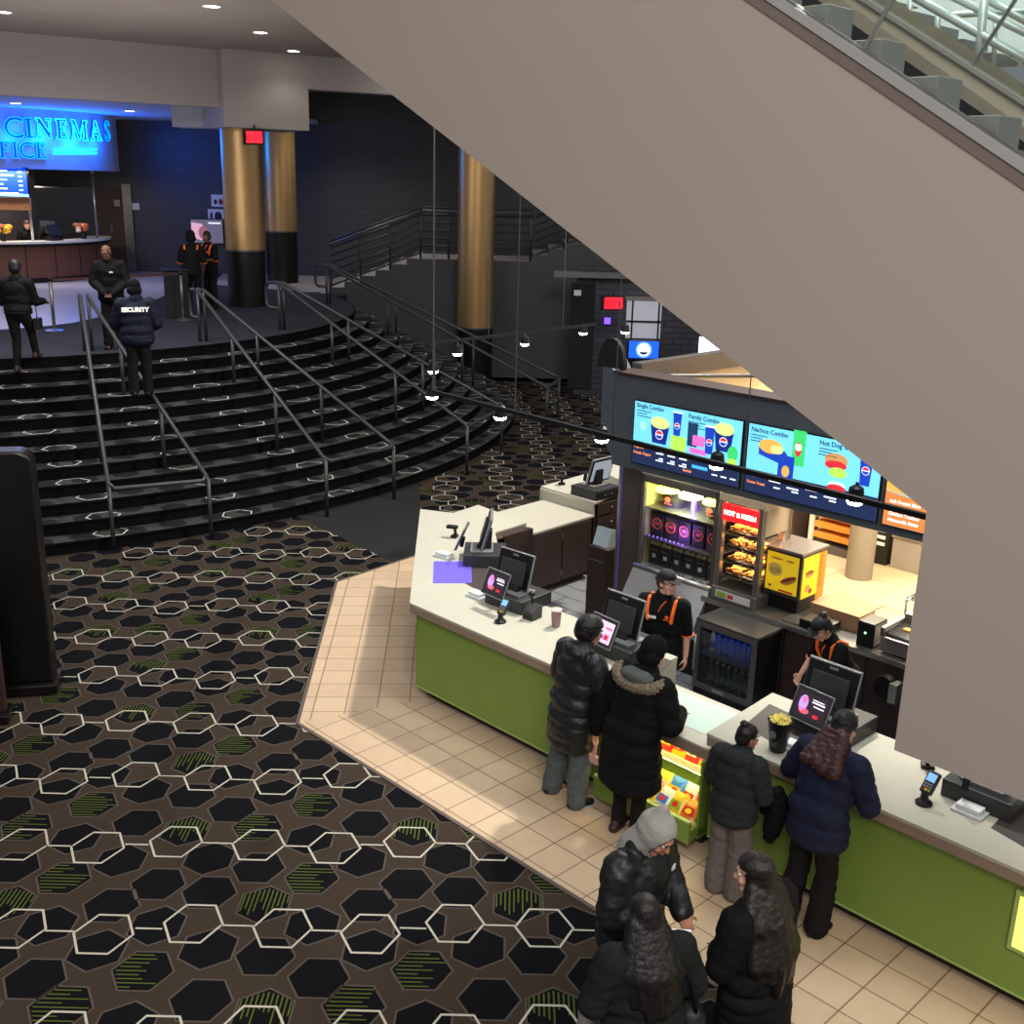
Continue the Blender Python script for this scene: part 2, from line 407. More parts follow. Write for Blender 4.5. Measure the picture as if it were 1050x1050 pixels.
# ramp with its landing, right behind the curved steps
prof = [(-5.3, 0), (-5.3, 2.26)]
n_ = 6
for i in range(n_):
    x = -5.05+i*(2.5/n_); z = 2.26+.96*(i+1)/n_; prof += [(x, prof[-1][1]), (x, z)]
prof += [(.40, 3.22)]
for i in range(7):
    x = .40+i*.42; z = 3.22+.16*(i+1); prof += [(x, prof[-1][1]), (x, z)]
prof += [(6, prof[-1][1]), (6, 0)]
m_rampc = mat('ramp_carpet', (165, 160, 152), .9, var=.6, scale=5)
mb = MB(); v0 = [(p[0], p[1]) for p in prof]
mb.m(0).prism(v0, -33, -30.0, T=RX90)
o = mb.build('wall_ramp', [m_dark, m_rampc])
for p in o.data.polygons:
    if p.normal.z > .5: p.material_index = 1
struct(o)
MB().box(-5.3, 2, 30.0, 33.0, 0, .1).build('baseboard_back', m_blkm)['kind'] = 'structure'
mb = MB()
def rp(x, z): return (x, 29.93, z)
m_rampe = mat('ramp_edge_worn', (120, 118, 114), .8, var=.5, scale=8)
# railings on the ramp: rising, level, rising again
def railing(name, label, pts, posts, hs):
    t = thing(name, label, 'railing', (pts[0][0], pts[0][1], pts[0][2]), 0, 'railings on the ramp')
    base = Vector(pts[0])
    for i, h in enumerate(hs):
        MB().tube([Vector(p)-base+Vector((0, 0, h)) for p in pts], .026 if i > 1 else .032).build('rail', m_rail, t, True)
    for p in posts:
        q = Vector(p)-base; MB().cyl(q+Vector((0, 0, -.12)), q+Vector((0, 0, max(hs))), .032).build('post', m_rail, t, True)
    MB().tube([Vector(p)-base+Vector((0, -.12, hs[0]-.08)) for p in pts], .03).build('handrail', m_steeld, t, True)
    return t
yr = 30.08
L3 = lambda p, q, k: tuple(p[i]+(q[i]-p[i])*k for i in range(3))
A_, B_ = (-5.0, yr, 2.42), (-2.6, yr, 3.34)
C_, D_ = (-2.6, yr, 3.34), (.38, yr, 3.34)
E_, F_ = (.38, yr, 3.34), (3.4, yr, 4.5)
hs = (1.2, 1.02, .82, .62, .42, .22, .04)
railing('ramp_railing', 'dark metal railing rising along the ramp left of the gold column', [A_, B_], [A_, L3(A_, B_, .33), L3(A_, B_, .66), B_], hs)
railing('ramp_railing', 'dark metal railing level along the landing behind the gold column', [(C_[0]+.06, *C_[1:]), D_], [L3(C_, D_, .25), L3(C_, D_, .62), L3(C_, D_, .98)], hs)
railing('ramp_railing', 'dark metal railing rising from the landing towards the exit, right of the gold column', [(E_[0]+.06, *E_[1:]), F_], [L3(E_, F_, .3), L3(E_, F_, .62), F_], hs)

# columns
def column(label, x, y, z0, zg, z1, r):
    t = thing('column', label, 'column', (x, y, z0), 0, 'gold columns')
    MB().lathe([(r*.985, 0), (r*.985, zg-z0)], 40).build('base', m_blk, t, 2)
    MB().lathe([(r, zg-z0), (r, z1-z0)], 40).build('gold_cladding', m_gold, t, 2)
    MB().lathe([(r*1.012, zg-z0-.02), (r*1.012, zg-z0+.02)], 40).build('joint_ring', m_steeld, t, 2)
column('gold column with black base, nearest and below the lit exit sign', -6.45, 26.7, Z_UP, 3.55, 6.4, .46)
c2 = atY(288.5, 237, 33.0); column('gold column with black base, half hidden behind the nearest one', c2.x, 33.0, Z_UP, c2.z, 7.5, .46)
c3 = atY(487, 335, 29.3); column('gold column alone in front of the ramp, its top cut by the escalator', c3.x, 29.3, 0, c3.z, 8.5, .475)

# ceiling, fascia, soffits
cz = 7.86
MB().prism([(-26, 10), (-4.5, 10), (3, 24), (3, 31), (-26, 31)], cz, cz+.2).build('ceiling', m_ceil)['kind'] = 'structure'
zc2 = atY(345, 88, 33).z
MB().box(-7, 9, 29.5, 35.6, zc2, zc2+.2).build('ceiling_lower', m_ceil)['kind'] = 'structure'
k_ = .965
E0 = Vector((-6.9*k_, 27.0*k_)); dfa = Vector((math.cos(R_(33)), math.sin(R_(33)))); nfa = Vector((-dfa.y, dfa.x))
zlo, zhi = 5.2+(6.72-5.2)*k_, 7.9
def slab(p, d, n, l0, l1, th, z0, z1, name, m):
    a, b = p+d*l0, p+d*l1; c, e = b+n*th, a+n*th
    return struct(MB().prism([tuple(a), tuple(b), tuple(c), tuple(e)], z0, z1).build(name, m))
slab(E0, dfa, nfa, -10, 0, .3, zlo, zhi, 'wall_fascia', m_fasc)
B0 = Vector((-6.56, 25.72)); db = Vector((math.cos(R_(31.5)), math.sin(R_(31.5)))); nb = Vector((-db.y, db.x))
slab(B0, db, nb, 0, 1.98, 1.6, 6.25, 7.86, 'wall_bulkhead', m_fasc)
slab(B0, db, nb, 1.98, 8, .4, 7.15, 7.9, 'wall_bulkhead_right', m_fasc)
# soffit over the box office and the pale drop beam
q0, q1 = E0-dfa*10, E0
MB().prism([tuple(q0+nfa*.3), tuple(q1+nfa*.3), (-6.2, 35.5), (-26, 35.5)], 6.78, 6.9).build('ceiling_soffit', m_fasc2)['kind'] = 'structure'
p0, p1 = atY(176, 118, 27.6), atY(236, 118, 27.6)
MB().box(p0.x, p1.x, 27.6, 28.4, atY(200, 130.5, 27.6).z, 6.85).build('trim_2', m_fasc2)['kind'] = 'structure'

# downlights
def downlight(label, p, r=.11, power=0):
    t = thing('downlight', label, 'ceiling light', p, 0, 'round downlights')
    MB().lathe([(r*1.25, 0), (r*1.25, -.012), (r, -.014), (r, -.006)], 20).build('trim_ring', m_white, t, True)
    MB().lathe([(r*.98, -.004), (r*.98, -.01)], 20).build('lens', m_lens, t)
    if power:
        l = bpy.data.lights.new('downlight_beam', 'SPOT'); l.energy = power; l.spot_size = R_(120); l.spot_blend = .6; l.shadow_soft_size = .1; l.color = (1, .93, .84)
        lo = bpy.data.objects.new('downlight_beam', l); COL.objects.link(lo); lo.parent = t; lo.location = (0, 0, -.05)
for (x, y, w) in ((3, 12, 'at the top left corner of the ceiling'), (217, 6, 'nearest of the three in a row across the ceiling'), (267, 33, 'middle one of the three in a row across the ceiling'), (301, 52, 'farthest of the three in a row across the ceiling')):
    downlight('round white downlight '+w, atz(x, y, cz-.002), .13, 22)
for (x, y, w) in ((340, 84.5, 'left'), (347, 87.5, 'right')):
    downlight('small downlight above the black brick wall, %s one of the close pair' % w, atz(x, y, zc2-.002), .12, 170)
for (x, y, w) in ((16, 105.5, 'above the neon letters'), (133, 113.5, 'beside the end of the neon sign wall')):
    downlight('round downlight in the soffit '+w, atz(x, y, 6.778), .13, 60)

# box office: curved sign wall with neon letters
BC = Vector((-15.5, 33.2)); RS = 3.75
def cyl_hit(x, y, R):
    d = ray(x, y); ox, oy = CP.x-BC.x, CP.y-BC.y
    a = d.x**2+d.y**2; b = 2*(ox*d.x+oy*d.y); c = ox**2+oy**2-R*R; D = b*b-4*a*c
    k = (-b-math.sqrt(max(D, 0)))/(2*a); p = CP+d*k; return p, math.atan2(p.y-BC.y, p.x-BC.x)
def bc(r, t): return (BC.x+r*math.cos(t), BC.y+r*math.sin(t))
zs0, zs1 = atY(60, 174, 30).z, 6.8
m_signw = mat('sign_wall_paint', (176, 178, 186), .6, var=.04, scale=3)
tA, tB = R_(-130), R_(12)
arcs = lambda r, n=40, a=tA, b=tB: [bc(r, a+(b-a)*i/n) for i in range(n+1)]
MB().prism(arcs(RS)+arcs(RS-.15)[::-1], zs0, zs1).build('wall_sign', m_signw, smooth=2)['kind'] = 'structure'
m_neon = emis('neon_cyan', (0, 150, 255), 2.0); m_neong = emis('neon_cyan_bright', (30, 215, 255), 2.8)
m_ltr = mat('letter_blue', (16, 60, 160), .4, var=.05, emit=.35, ergb=(0, 70, 255))
sign = thing('neon_sign', 'blue neon sign letters CINEMAS and OFFICE on the curved wall above the box office', 'neon sign', (BC.x, BC.y, 0))
BCV = Vector((BC.x, BC.y, 0))
GLY = {'I': [(0,0),(.42,0),(.42,.1),(.31,.1),(.31,.9),(.42,.9),(.42,1),(0,1),(0,.9),(.11,.9),(.11,.1),(0,.1)],
 'E': [(0,0),(.72,0),(.72,.28),(.64,.28),(.60,.1),(.32,.1),(.32,.46),(.48,.46),(.48,.38),(.56,.38),(.56,.64),(.48,.64),(.48,.56),(.32,.56),(.32,.9),(.58,.9),(.62,.74),(.70,.74),(.70,1),(0,1),(0,.9),(.11,.9),(.11,.1),(0,.1)],
 'F': [(0,0),(.43,0),(.43,.1),(.32,.1),(.32,.46),(.48,.46),(.48,.38),(.56,.38),(.56,.64),(.48,.64),(.48,.56),(.32,.56),(.32,.9),(.58,.9),(.62,.74),(.70,.74),(.70,1),(0,1),(0,.9),(.11,.9),(.11,.1),(0,.1)],
 'N': [(0,0),(.34,0),(.34,.1),(.22,.1),(.22,.72),(.72,0),(.84,0),(.84,.9),(.94,.9),(.94,1),(.62,1),(.62,.9),(.74,.9),(.74,.34),(.28,1),(0,1),(0,.9),(.12,.9),(.12,.1),(0,.1)],
 'M': [(0,0),(.32,0),(.32,.1),(.21,.1),(.21,.75),(.52,0),(.60,0),(.9,.75),(.9,.1),(.8,.1),(.8,0),(1.2,0),(1.2,.1),(1.1,.1),(1.1,.9),(1.2,.9),(1.2,1),(.92,1),(.6,.28),(.3,1),(0,1),(0,.9),(.11,.9),(.11,.1),(0,.1)],
 'A': [(0,0),(.34,0),(.34,.1),(.24,.1),(.3,.28),(.6,.28),(.66,.1),(.56,.1),(.56,0),(.98,0),(.98,.1),(.88,.1),(.56,1),(.42,1),(.1,.1),(0,.1)]}
def serif_letter(ch, p, Rm, h, bright):
    g = GLY[ch]; w = max(q[0] for q in g); g = [((q[0]-w/2)*h*.95, (q[1]-.5)*h) for q in g]
    o = MB().prism(g, -.02, .02).build('letter', m_ltr, sign, T=Rm)
    MB().tube([(x_, y_, .035) for x_, y_ in g], .011, 6, True).build('neon_tube', m_neong if bright else m_neon, o)
    if ch == 'A': MB().tube([((x_-w/2)*h*.95, (y_-.5)*h, .035) for x_, y_ in ((.35, .38), (.55, .38), (.47, .70))], .011, 6, True).build('neon_tube', m_neong, o)
def letter(ch, x, y, hpx, bright=False):
    p, t = cyl_hit(x, y, RS+.06); dist = (p-CP).length; size = hpx/F_PX*dist/.70
    Rm = Matrix.Translation(p-BCV) @ Matrix.Rotation(t+math.pi/2, 4, 'Z') @ RX90
    if ch in GLY: return serif_letter(ch, p, Rm, hpx/F_PX*dist, bright)
    me = text_mesh(ch, size, .02, 1, .004); xs = [v.co.x for v in me.vertices]; ys = [v.co.y for v in me.vertices]
    dx, dy = (min(xs)+max(xs))/2, (min(ys)+max(ys))/2
    for v in me.vertices: v.co.x -= dx; v.co.y -= dy
    me.materials.clear(); me.materials.append(m_ltr); o = bpy.data.objects.new('letter', me); COL.objects.link(o); o.parent = sign; o.matrix_local = Rm
    cu = bpy.data.curves.new('t', 'FONT'); cu.body = ch; cu.size = size; cu.offset = .004; cu.fill_mode = 'NONE'; cu.bevel_depth = .011; cu.resolution_u = 3; cu.bevel_resolution = 1
    to = bpy.data.objects.new('t', cu); COL.objects.link(to); me2 = bpy.data.meshes.new_from_object(to.evaluated_get(bpy.context.evaluated_depsgraph_get()))
    bpy.data.objects.remove(to)
    for v in me2.vertices: v.co.x -= dx; v.co.y -= dy; v.co.z += .03
    me2.materials.clear(); me2.materials.append(m_neong if bright else m_neon); n = bpy.data.objects.new('neon_tube', me2); COL.objects.link(n); n.parent = o
for ch, x, y, h, br in (('C', 13.6, 130.7, 18, 0), ('I', 29, 131.4, 17, 0), ('N', 44.5, 131.6, 17, 1), ('E', 62, 132.4, 17, 1), ('M', 80.5, 133.4, 17, 1), ('A', 97, 134, 17, 1), ('S', 109, 134.3, 17, 0),
                        ('F', -9, 153, 14, 0), ('F', 4, 153.4, 14, 0), ('I', 15, 153.6, 14, 0), ('C', 27, 153.8, 14, 0), ('E', 41, 154.2, 14, 0), ('O', -24, 153, 14, 0)):
    letter(ch, x, y, h, br)
for yy in (153.4, 157.2):
    pts = [cyl_hit(x, yy, RS+.06)[0]-BCV for x in (55, 66, 77, 88, 99)]
    MB().tube(pts, .026).build('neon_bar', m_neong, sign, True)
for x, y, e in ((12, 140, 80), (45, 142, 110), (80, 143, 110), (105, 144, 60)):
    p, t = cyl_hit(x, y, RS+.3)
    l = bpy.data.lights.new('neon_glow', 'POINT'); l.energy = e; l.color = (.0, .13, 1); l.shadow_soft_size = .25
    lo = bpy.data.objects.new('neon_glow', l); COL.objects.link(lo); lo.location = p

# box office counter
RC = 3.2
bo = thing('box_office_counter', 'curved wooden box office counter with pale worktop under the neon sign', 'counter', (BC.x, BC.y, Z_UP))
def cprism(r0, r1, z0, z1, a=R_(-125), b=R_(28), n=36):
    P = [(r1*math.cos(a+(b-a)*i/n), r1*math.sin(a+(b-a)*i/n)) for i in range(n+1)]; Q = [(r0*math.cos(a+(b-a)*i/n), r0*math.sin(a+(b-a)*i/n)) for i in range(n, -1, -1)]
    return MB().prism(P+Q, z0, z1)
cprism(RC-.55, RC+.14, 1.06, 1.12).build('worktop', m_cream, bo)
cprism(RC-.1, RC+.1, .98, 1.06).build('worktop_edge', m_blkm, bo)
cprism(RC-.12, RC, .14, .98).build('front_panel', m_wood, bo, 2)
for i in range(9):
    t = R_(-110+i*15); q = Vector((math.cos(t), math.sin(t), 0)); MB().cyl(q*(RC+.003)+Vector((0, 0, .14)), q*(RC+.003)+Vector((0, 0, .98)), .012, seg=6).build('panel_joint', m_ink, bo)
cprism(RC-.2, RC-.03, 0, .14).build('plinth', m_blkm, bo, 2)
# interior wall of the box office, door, wall plates
MB().prism([bc(1.6, R_(-150)), bc(1.6, R_(-95)), bc(1.55, R_(-60)), bc(1.6, R_(-10)), bc(1.3, R_(-10)), bc(1.2, R_(-60)), bc(1.3, R_(-150))], Z_UP, 5.4).build('wall_box_office', mat('box_office_wall', (52, 46, 52), .7, var=.1), smooth=False)['kind'] = 'structure'
def panelY(name, x0, y0, x1, y1, Y, th, m, parent=None):
    p, q = atY(x0, y1, Y), atY(x1, y0, Y)
    return MB().box(p.x, q.x, Y, Y+th, p.z, q.z).build(name, m, parent)
d1 = struct(panelY('door_1', 106, 193, 131, 277.5, yb-.06, .05, m_doorb))
struct(panelY('trim_3', 131, 189, 133.6, 277.5, yb-.08, .06, m_steeld))
p = atY(115, 236, yb-.1); hd = MB().cyl((p.x, p.y, p.z-.2), (p.x, p.y, p.z+.2), .025).build('door_handle', m_steel, d1, True)
def plate(name, label, cat, x0, y0, x1, y1, Y, m, th=.03):
    c_ = atY((x0+x1)/2, y1, Y); q0, q1 = atY(x0, y1, Y), atY(x1, y0, Y)
    o = MB().box(q0.x-c_.x, q1.x-c_.x, 0, th, 0, q1.z-q0.z).build(name, m); o.location = (c_.x, Y-th, c_.z); return tag(o, label, cat)
plate('door_plate', 'small grey plate on the brown box office door', 'plate', 117.5, 205, 123, 211.5, yb-.07, m_steeld)
plate('wall_sign', 'small pale notice on the black wall just right of the brown door', 'sign', 135, 208.5, 143, 215, yb-.01, m_white)
m_tv = emis('tv_picture', (120, 112, 122), .5)
tv = thing('wall_screen', 'wall screen showing a film still, behind the two ushers', 'screen', (*atY(212, 250, yb-.1).xy, atY(212, 250, yb-.1).z))
q0, q1 = atY(196, 250, yb-.1), atY(229, 225, yb-.1); o_ = tv.location
MB().box(q0.x-o_.x, q1.x-o_.x, -.03, .06, 0, q1.z-q0.z).build('case', m_blk, tv)
w_, h_ = q1.x-q0.x, q1.z-q0.z; x0_ = q0.x-o_.x
MB().prism([(x0_+.03, .03), (x0_+w_-.03, .03), (x0_+w_-.03, h_-.03), (x0_+.03, h_-.03)], .031, .035, T=RX90).build('picture', [m_tv], tv)
MB().prism([(x0_+.05, .2), (x0_+.35, .1), (x0_+.48, .3), (x0_+.38, .6), (x0_+.05, .65)], .036, .038, T=RX90).build('picture_figure', emis('tv_pink', (225, 170, 178), .8), tv)
MB().prism(disc(x0_+.42, .34, .16, .2), .0365, .039, T=RX90).build('picture_figure', emis('tv_rose', (170, 105, 110), .6), tv)
MB().box(x0_+w_*.55, x0_+w_*.92, -.038, -.036, h_*.8, h_*.86).build('picture_caption', emis('tv_white', (235, 235, 245), .9), tv)
def poster(label, x0, y0, x1, y1, blobs):
    c_ = atY((x0+x1)/2, y1, yb-.02); a_, b_ = atY(x0, y1, yb-.02), atY(x1, y0, yb-.02); w, h = b_.x-a_.x, b_.z-a_.z
    t = thing('wall_poster', label, 'poster', tuple(c_)); MB().box(-w/2, w/2, -.02, .01, 0, h).build('sheet', m_white, t)
    for bx, bz, rx, rz, m in blobs: MB().prism(disc(bx*w, bz*h, rx*w, rz*h, 14), .021, .023, T=RX90).build('print', m, t)
m_pr = mat('print_red', (170, 40, 50), .6, var=.1); m_pk = mat('print_dark', (40, 38, 52), .6, var=.1)
poster('white notice with round red and dark prints, left of the near gold column', 217.5, 200, 231, 212, [(-.2, .4, .12, .22, m_pk), (.18, .42, .16, .26, m_pr)])
poster('white notice with dark pictures, just above the wall screen', 214, 215, 231, 226.5, [(-.3, .4, .07, .38, m_pk), (.1, .4, .22, .4, m_pk)])
# price screen of the box office
t = thing('price_screen', 'blue price screen hanging at the left edge below the neon sign', 'screen', tuple(atY(10, 202, 30.3)))
q0, q1 = atY(-40, 202, 30.3), atY(27, 173, 30.3); o_ = t.location
MB().box(q0.x-o_.x, q1.x-o_.x, 0, .1, 0, q1.z-q0.z).build('case', m_blk, t)
MB().box(q0.x-o_.x+.02, q1.x-o_.x-.02, -.006, 0, .02, q1.z-q0.z-.02).build('display', emis('screen_blue', (10, 60, 240), 1.6), t)
mw = emis('screen_white', (200, 225, 255), 2.2); hh = q1.z-q0.z
for i, (a_, b_) in enumerate(((-.9, .05), (-.9, .22), (-.9, .02), (-.9, -.08), (-.9, .02), (-.6, .3))):
    z = hh*(.9-i*.15); MB().box(a_, b_-.05, -.012, -.007, z-.03, z).build('text_line', mw, t)
    MB().box(.28, .38, -.012, -.007, z-.06, z-.03).build('price', mw, t)
MB().box(q0.x-o_.x, q1.x-o_.x, -.012, -.007, 0.02, .08).build('footer_bar', emis('screen_pale', (120, 190, 255), 2), t)
q0, q1 = atY(-40, 214, 30.4), atY(30, 203, 30.4)
MB().box(q0.x, q1.x, 30.4, 30.5, q0.z, q1.z).build('trim_4', mat('header_wood', (176, 120, 84), .5, var=.1))['kind'] = 'structure'
# glass partition with two steel posts
g = thing('glass_partition', 'clear glass partition between two steel posts on the box office counter', 'glass partition', (BC.x, BC.y, 3.37))
pp = []
for x, y0, y1 in ((32, 248, 184), (98, 243, 176)):
    b0, tt = cyl_hit(x+2, y0, RC-.1); top = atY(x, y1, b0.y); q = Vector((b0.x-BC.x, b0.y-BC.y, 0)); pp.append((q, top.z-3.37))
    MB().cyl(q, q+Vector((0, 0, top.z-3.37)), .035).build('post', m_steel, g, True)
    MB().ell(q+Vector((0, 0, top.z-3.37)), .06, sub=2).build('post_cap', m_steel, g, True)
(a_, h1), (b_, h2) = pp
MB().face([a_+Vector((0, 0, .15)), b_+Vector((0, 0, .15)), b_+Vector((0, 0, h1-.2)), a_+Vector((0, 0, h1-.2))]).build('pane', glass('glass_clear'), g)
MB().cyl(a_+(b_-a_)*.1+Vector((0, 0, h1-.2)), a_+(b_-a_)*.62+Vector((0, 0, h1-.2)), .02).build('top_clip', m_steel, g, True)
# terminal and pumpkin bouquets on the counter
m_scr0 = mat('screen_off', (30, 34, 40), .15, var=0)
p, tt = cyl_hit(55, 246, RC-.2)
t = thing('ticket_terminal', 'black ticket terminal on the box office counter behind the glass', 'till', (p.x, p.y, 3.371), tt+math.pi/2)
MB().box(-.16, .2, -.16, .2, 0, .12).build('base', m_blk, t, bevel=.01)
MB().box(-.2, .16, -.02, .02, 0, .32, T=Matrix.Translation((.05, -.12, .13)) @ Matrix.Rotation(R_(-30), 4, 'X')).build('customer_screen', m_scr0, t, bevel=.008)
MB().box(-.22, .22, -.02, .02, 0, .36, T=Matrix.Translation((-.12, .16, .2)) @ Matrix.Rotation(R_(25), 4, 'X')).build('staff_screen', m_steeld, t, bevel=.008)
def bouquet(label, x, y, cols):
    p, tt = cyl_hit(x, y, RC-.25); t = thing('bouquet', label, 'flowers', (p.x, p.y, 3.371))
    MB().lathe([(.06, 0), (.09, .1), (.07, .18)], 12).build('vase', m_ink, t, True)
    rn = random.Random(int(x))
    for i in range(14):
        c = Vector((rn.uniform(-.2, .2), rn.uniform(-.12, .12), .22+rn.uniform(0, .2)))
        MB().ell(c, (.07, .07, .055), sub=2).build('blossom', cols[i % len(cols)], t, True)
m_fy = mat('blossom_yellow', (240, 190, 50), .7, var=.2); m_fo = mat('blossom_orange', (226, 120, 80), .7, var=.2); m_fw = mat('blossom_cream', (236, 214, 190), .7, var=.1)
bouquet('orange and cream flowers on the right end of the box office counter', 86, 245, [m_fo, m_fw, m_fo])
bouquet('yellow flowers on the box office counter at the left edge of the picture', 4, 249, [m_fy, m_fo, m_fy])

# exit sign under the bulkhead
def exit_sign(label, x0, y0, x1, y1, Y, arrow=False):
    c_ = atY((x0+x1)/2, y1, Y); w = atY(x1, y1, Y).x-atY(x0, y1, Y).x; h = atY(x0, y0, Y).z-c_.z
    t = thing('exit_sign', label, 'exit sign', tuple(c_), R_(8))
    MB().box(-w/2-.05, w/2, .0, .1, -.02, h+.02).build('case', m_blkm, t)
    MB().box(-w/2+.02, w/2-.02, -.012, 0, .02, h-.02).build('face', m_red, t)
    text('lettering', 'EXIT', h*.62, mat('exit_letter', (120, 0, 10), .6, var=0, emit=.5, ergb=(140, 0, 10)), t, facing(0, -.013, h*.27), center=True)
    MB().cyl((0, .05, h), (0, .05, h+.12), .02).build('hanger', m_blkm, t)
exit_sign('red lit exit sign hanging before the near gold column', 252, 133.5, 270, 147.5, 25.95)
exit_sign('red lit exit sign over the passage in the grey brick wall', 618.5, 304, 639, 317.5, 26.5)

# ticket podium, stanchions, upright rails beside the column
p = atz(179, 327, Z_UP)
t = thing('podium', 'black ticket podium in front of the ushers', 'podium', (p.x, p.y+.25, Z_UP), R_(20))
MB().box(-.24, .24, -.2, .2, 0, 1.0).build('body', m_blkm, t, bevel=.01); MB().box(-.27, .27, -.23, .23, 1.0, 1.04).build('top', m_blk, t, bevel=.01)
m_belt = mat('belt_red_brown', (70, 40, 40), .8, var=.1)
def stanchion(label, fx, fy, ty, to=None):
    p = atz(fx, fy, Z_UP); t = thing('stanchion', label, 'stanchion', tuple(p), 0, 'stanchions before the box office')
    MB().lathe([(.17, 0), (.17, .015), (.05, .035), (.03, .05)], 24).build('foot', m_steel, t, 2)
    MB().cyl((0, 0, .04), (0, 0, .95), .032).build('post', m_steeld, t, True); MB().cyl((0, 0, .95), (0, 0, 1.02), .045).build('belt_head', m_blk, t, True)
    if to:
        q = atz(*to, Z_UP)-p; q.z = 0
        MB().face([Vector((0, 0, .94)), q+Vector((0, 0, .94)), q+Vector((0, 0, .99)), Vector((0, 0, .99))]).build('belt', m_belt, t)
stanchion('steel stanchion with belt, beside the woman in black', 56, 339, 285, (188, 328))
stanchion('steel stanchion at the front of the ticket podium', 188, 328, 256)
p = atz(281, 290, Z_UP)
t = thing('guard_rail', 'short steel guard rail with two uprights right of the near gold column', 'railing', tuple(p))
MB().tube([(-.1, 0, 0), (-.1, 0, .95), (-.06, 0, 1.0), (.16, .25, 1.0), (.2, .25, .95), (.2, .25, 0)], .03).build('hoop', m_steel, t, True)
MB().tube([(-.1, 0, .85), (-.7, -.2, .85)], .02).build('arm', m_steeld, t, True)

# grey brick wall with passage behind the concession
yw = 28.2
wall('wall_passage', 1.5, 12, yw, yw+.2, 0, 3.25, m_brick)
wall('trim_5', .9, 12, yw-.35, yw+.2, 3.0, 3.12, mat('soffit_grey', (120, 120, 122), .7, var=.05))
struct(panelY('door_2', 582, 291, 611, 398, yw-.05, .04, m_blkm))
plate('wall_plate', 'small pale plate on the black door by the grey brick wall', 'plate', 588.5, 297.5, 596, 303, yw-.06, m_white)
m_pan = mat('translucent_panel', (190, 190, 198), .4, var=.05, emit=.18)
t = thing('frosted_window', 'pale frosted panel in dark frame on the grey brick wall under the exit sign', 'window', tuple(atY(660, 347, yw-.06)))
o_ = t.location; q0, q1 = atY(641, 347, yw-.06), atY(679, 309, yw-.06)
MB().box(q0.x-o_.x, q1.x-o_.x, 0, .05, 0, q1.z-q0.z).build('pane', m_pan, t)
for xx in (647, 674): 
    a_ = atY(xx, 347, yw-.06).x-o_.x; MB().box(a_-.02, a_+.02, -.03, .0, 0, q1.z-q0.z).build('mullion', m_blkm, t)
zz = (q1.z-q0.z); MB().box(q0.x-o_.x, q1.x-o_.x, -.03, 0, zz*.42, zz*.47).build('crossbar', m_blkm, t); MB().box(q0.x-o_.x-.05, q1.x-o_.x+.05, -.05, 0, zz, zz+.1).build('head', m_steeld, t)
t = thing('drink_sign', 'glowing blue sign with round white emblem behind the menu board', 'sign', tuple(atY(659.5, 368, yw-.5)))
o_ = t.location; q0, q1 = atY(643, 368, yw-.5), atY(676, 350, yw-.5); w, h = q1.x-q0.x, q1.z-q0.z
MB().box(-w/2, w/2, 0, .15, 0, h).build('case', m_blk, t, bevel=.02)
MB().box(-w/2+.02, w/2-.02, -.01, 0, .02, h-.02).build('face', emis('sign_blue', (20, 80, 240), 1.6), t)
MB().prism(disc(0, h*.5, h*.44), .011, .014, T=RX90).build('emblem_halo', emis('sign_blue_pale', (90, 140, 255), 1.8), t)
MB().prism(disc(0, h*.5, h*.34), .0145, .017, T=RX90).build('emblem', emis('sign_white', (245, 248, 255), 2.6), t)
MB().prism(disc(0, h*.42, h*.24, h*.2, 16, 190, 350), .0175, .02, T=RX90).build('emblem_wave', emis('sign_navy', (10, 20, 90), .5), t)
MB().cyl((-w*.3, .08, 0), (-w*.3, .08, -1.3), .03).build('leg', m_blk, t); MB().cyl((w*.3, .08, 0), (w*.3, .08, -1.3), .03).build('leg', m_blk, t)
plate('lit_panel', 'bright white lit panel peeping out above the kitchen, beside the escalator', 'sign', 716, 346, 740, 362, yw, emis('panel_white', (240, 240, 255), 2.2))
t = plate('purple_lamp', 'small purple lamp on the grey brick wall below the exit sign', 'lamp', 619.5, 326, 626, 332, yw, emis('lamp_purple', (110, 70, 255), 2.5), .05)

# tall black slab at the left edge
p = atz(38, 716, 0)
m_kio = mat('kiosk_black', (20, 17, 18), .3, var=.2, scale=5)
t = thing('display_stand', 'tall black slab stand with rounded top at the left edge of the carpet', 'display stand', (p.x-.16, p.y+.22, 0), R_(12))
pr = [(-.42, .12), (.26, .12)] + [(.26-.14+.14*math.cos(R_(a)), 2.58-.14+.14*math.sin(R_(a))) for a in range(0, 91, 15)] + [(-.42, 2.58)]
MB().prism(pr, -.13, .13, T=RX90).build('body', m_kio, t, bevel=.025)
MB().prism([(-.40, .2), (.16, .2), (.16, 2.42), (-.40, 2.42)], .131, .136, T=RX90).build('front_inset', m_blk, t)
MB().box(-.46, .30, -.2, .2, 0, .12).build('foot', m_kio, t, bevel=.02)
p = atz(6, 740, 0)
t = thing('standing_board', 'dark brown panel standing left of the tall black slab', 'display stand', (p.x-.3, p.y, 0), R_(12))
MB().box(-.4, .3, -.05, .05, .1, 1.42).build('panel', mat('panel_brown', (56, 40, 38), .4, var=.1), t, bevel=.01)
MB().box(-.44, .34, -.14, .14, 0, .1).build('foot', m_kio, t, bevel=.015)

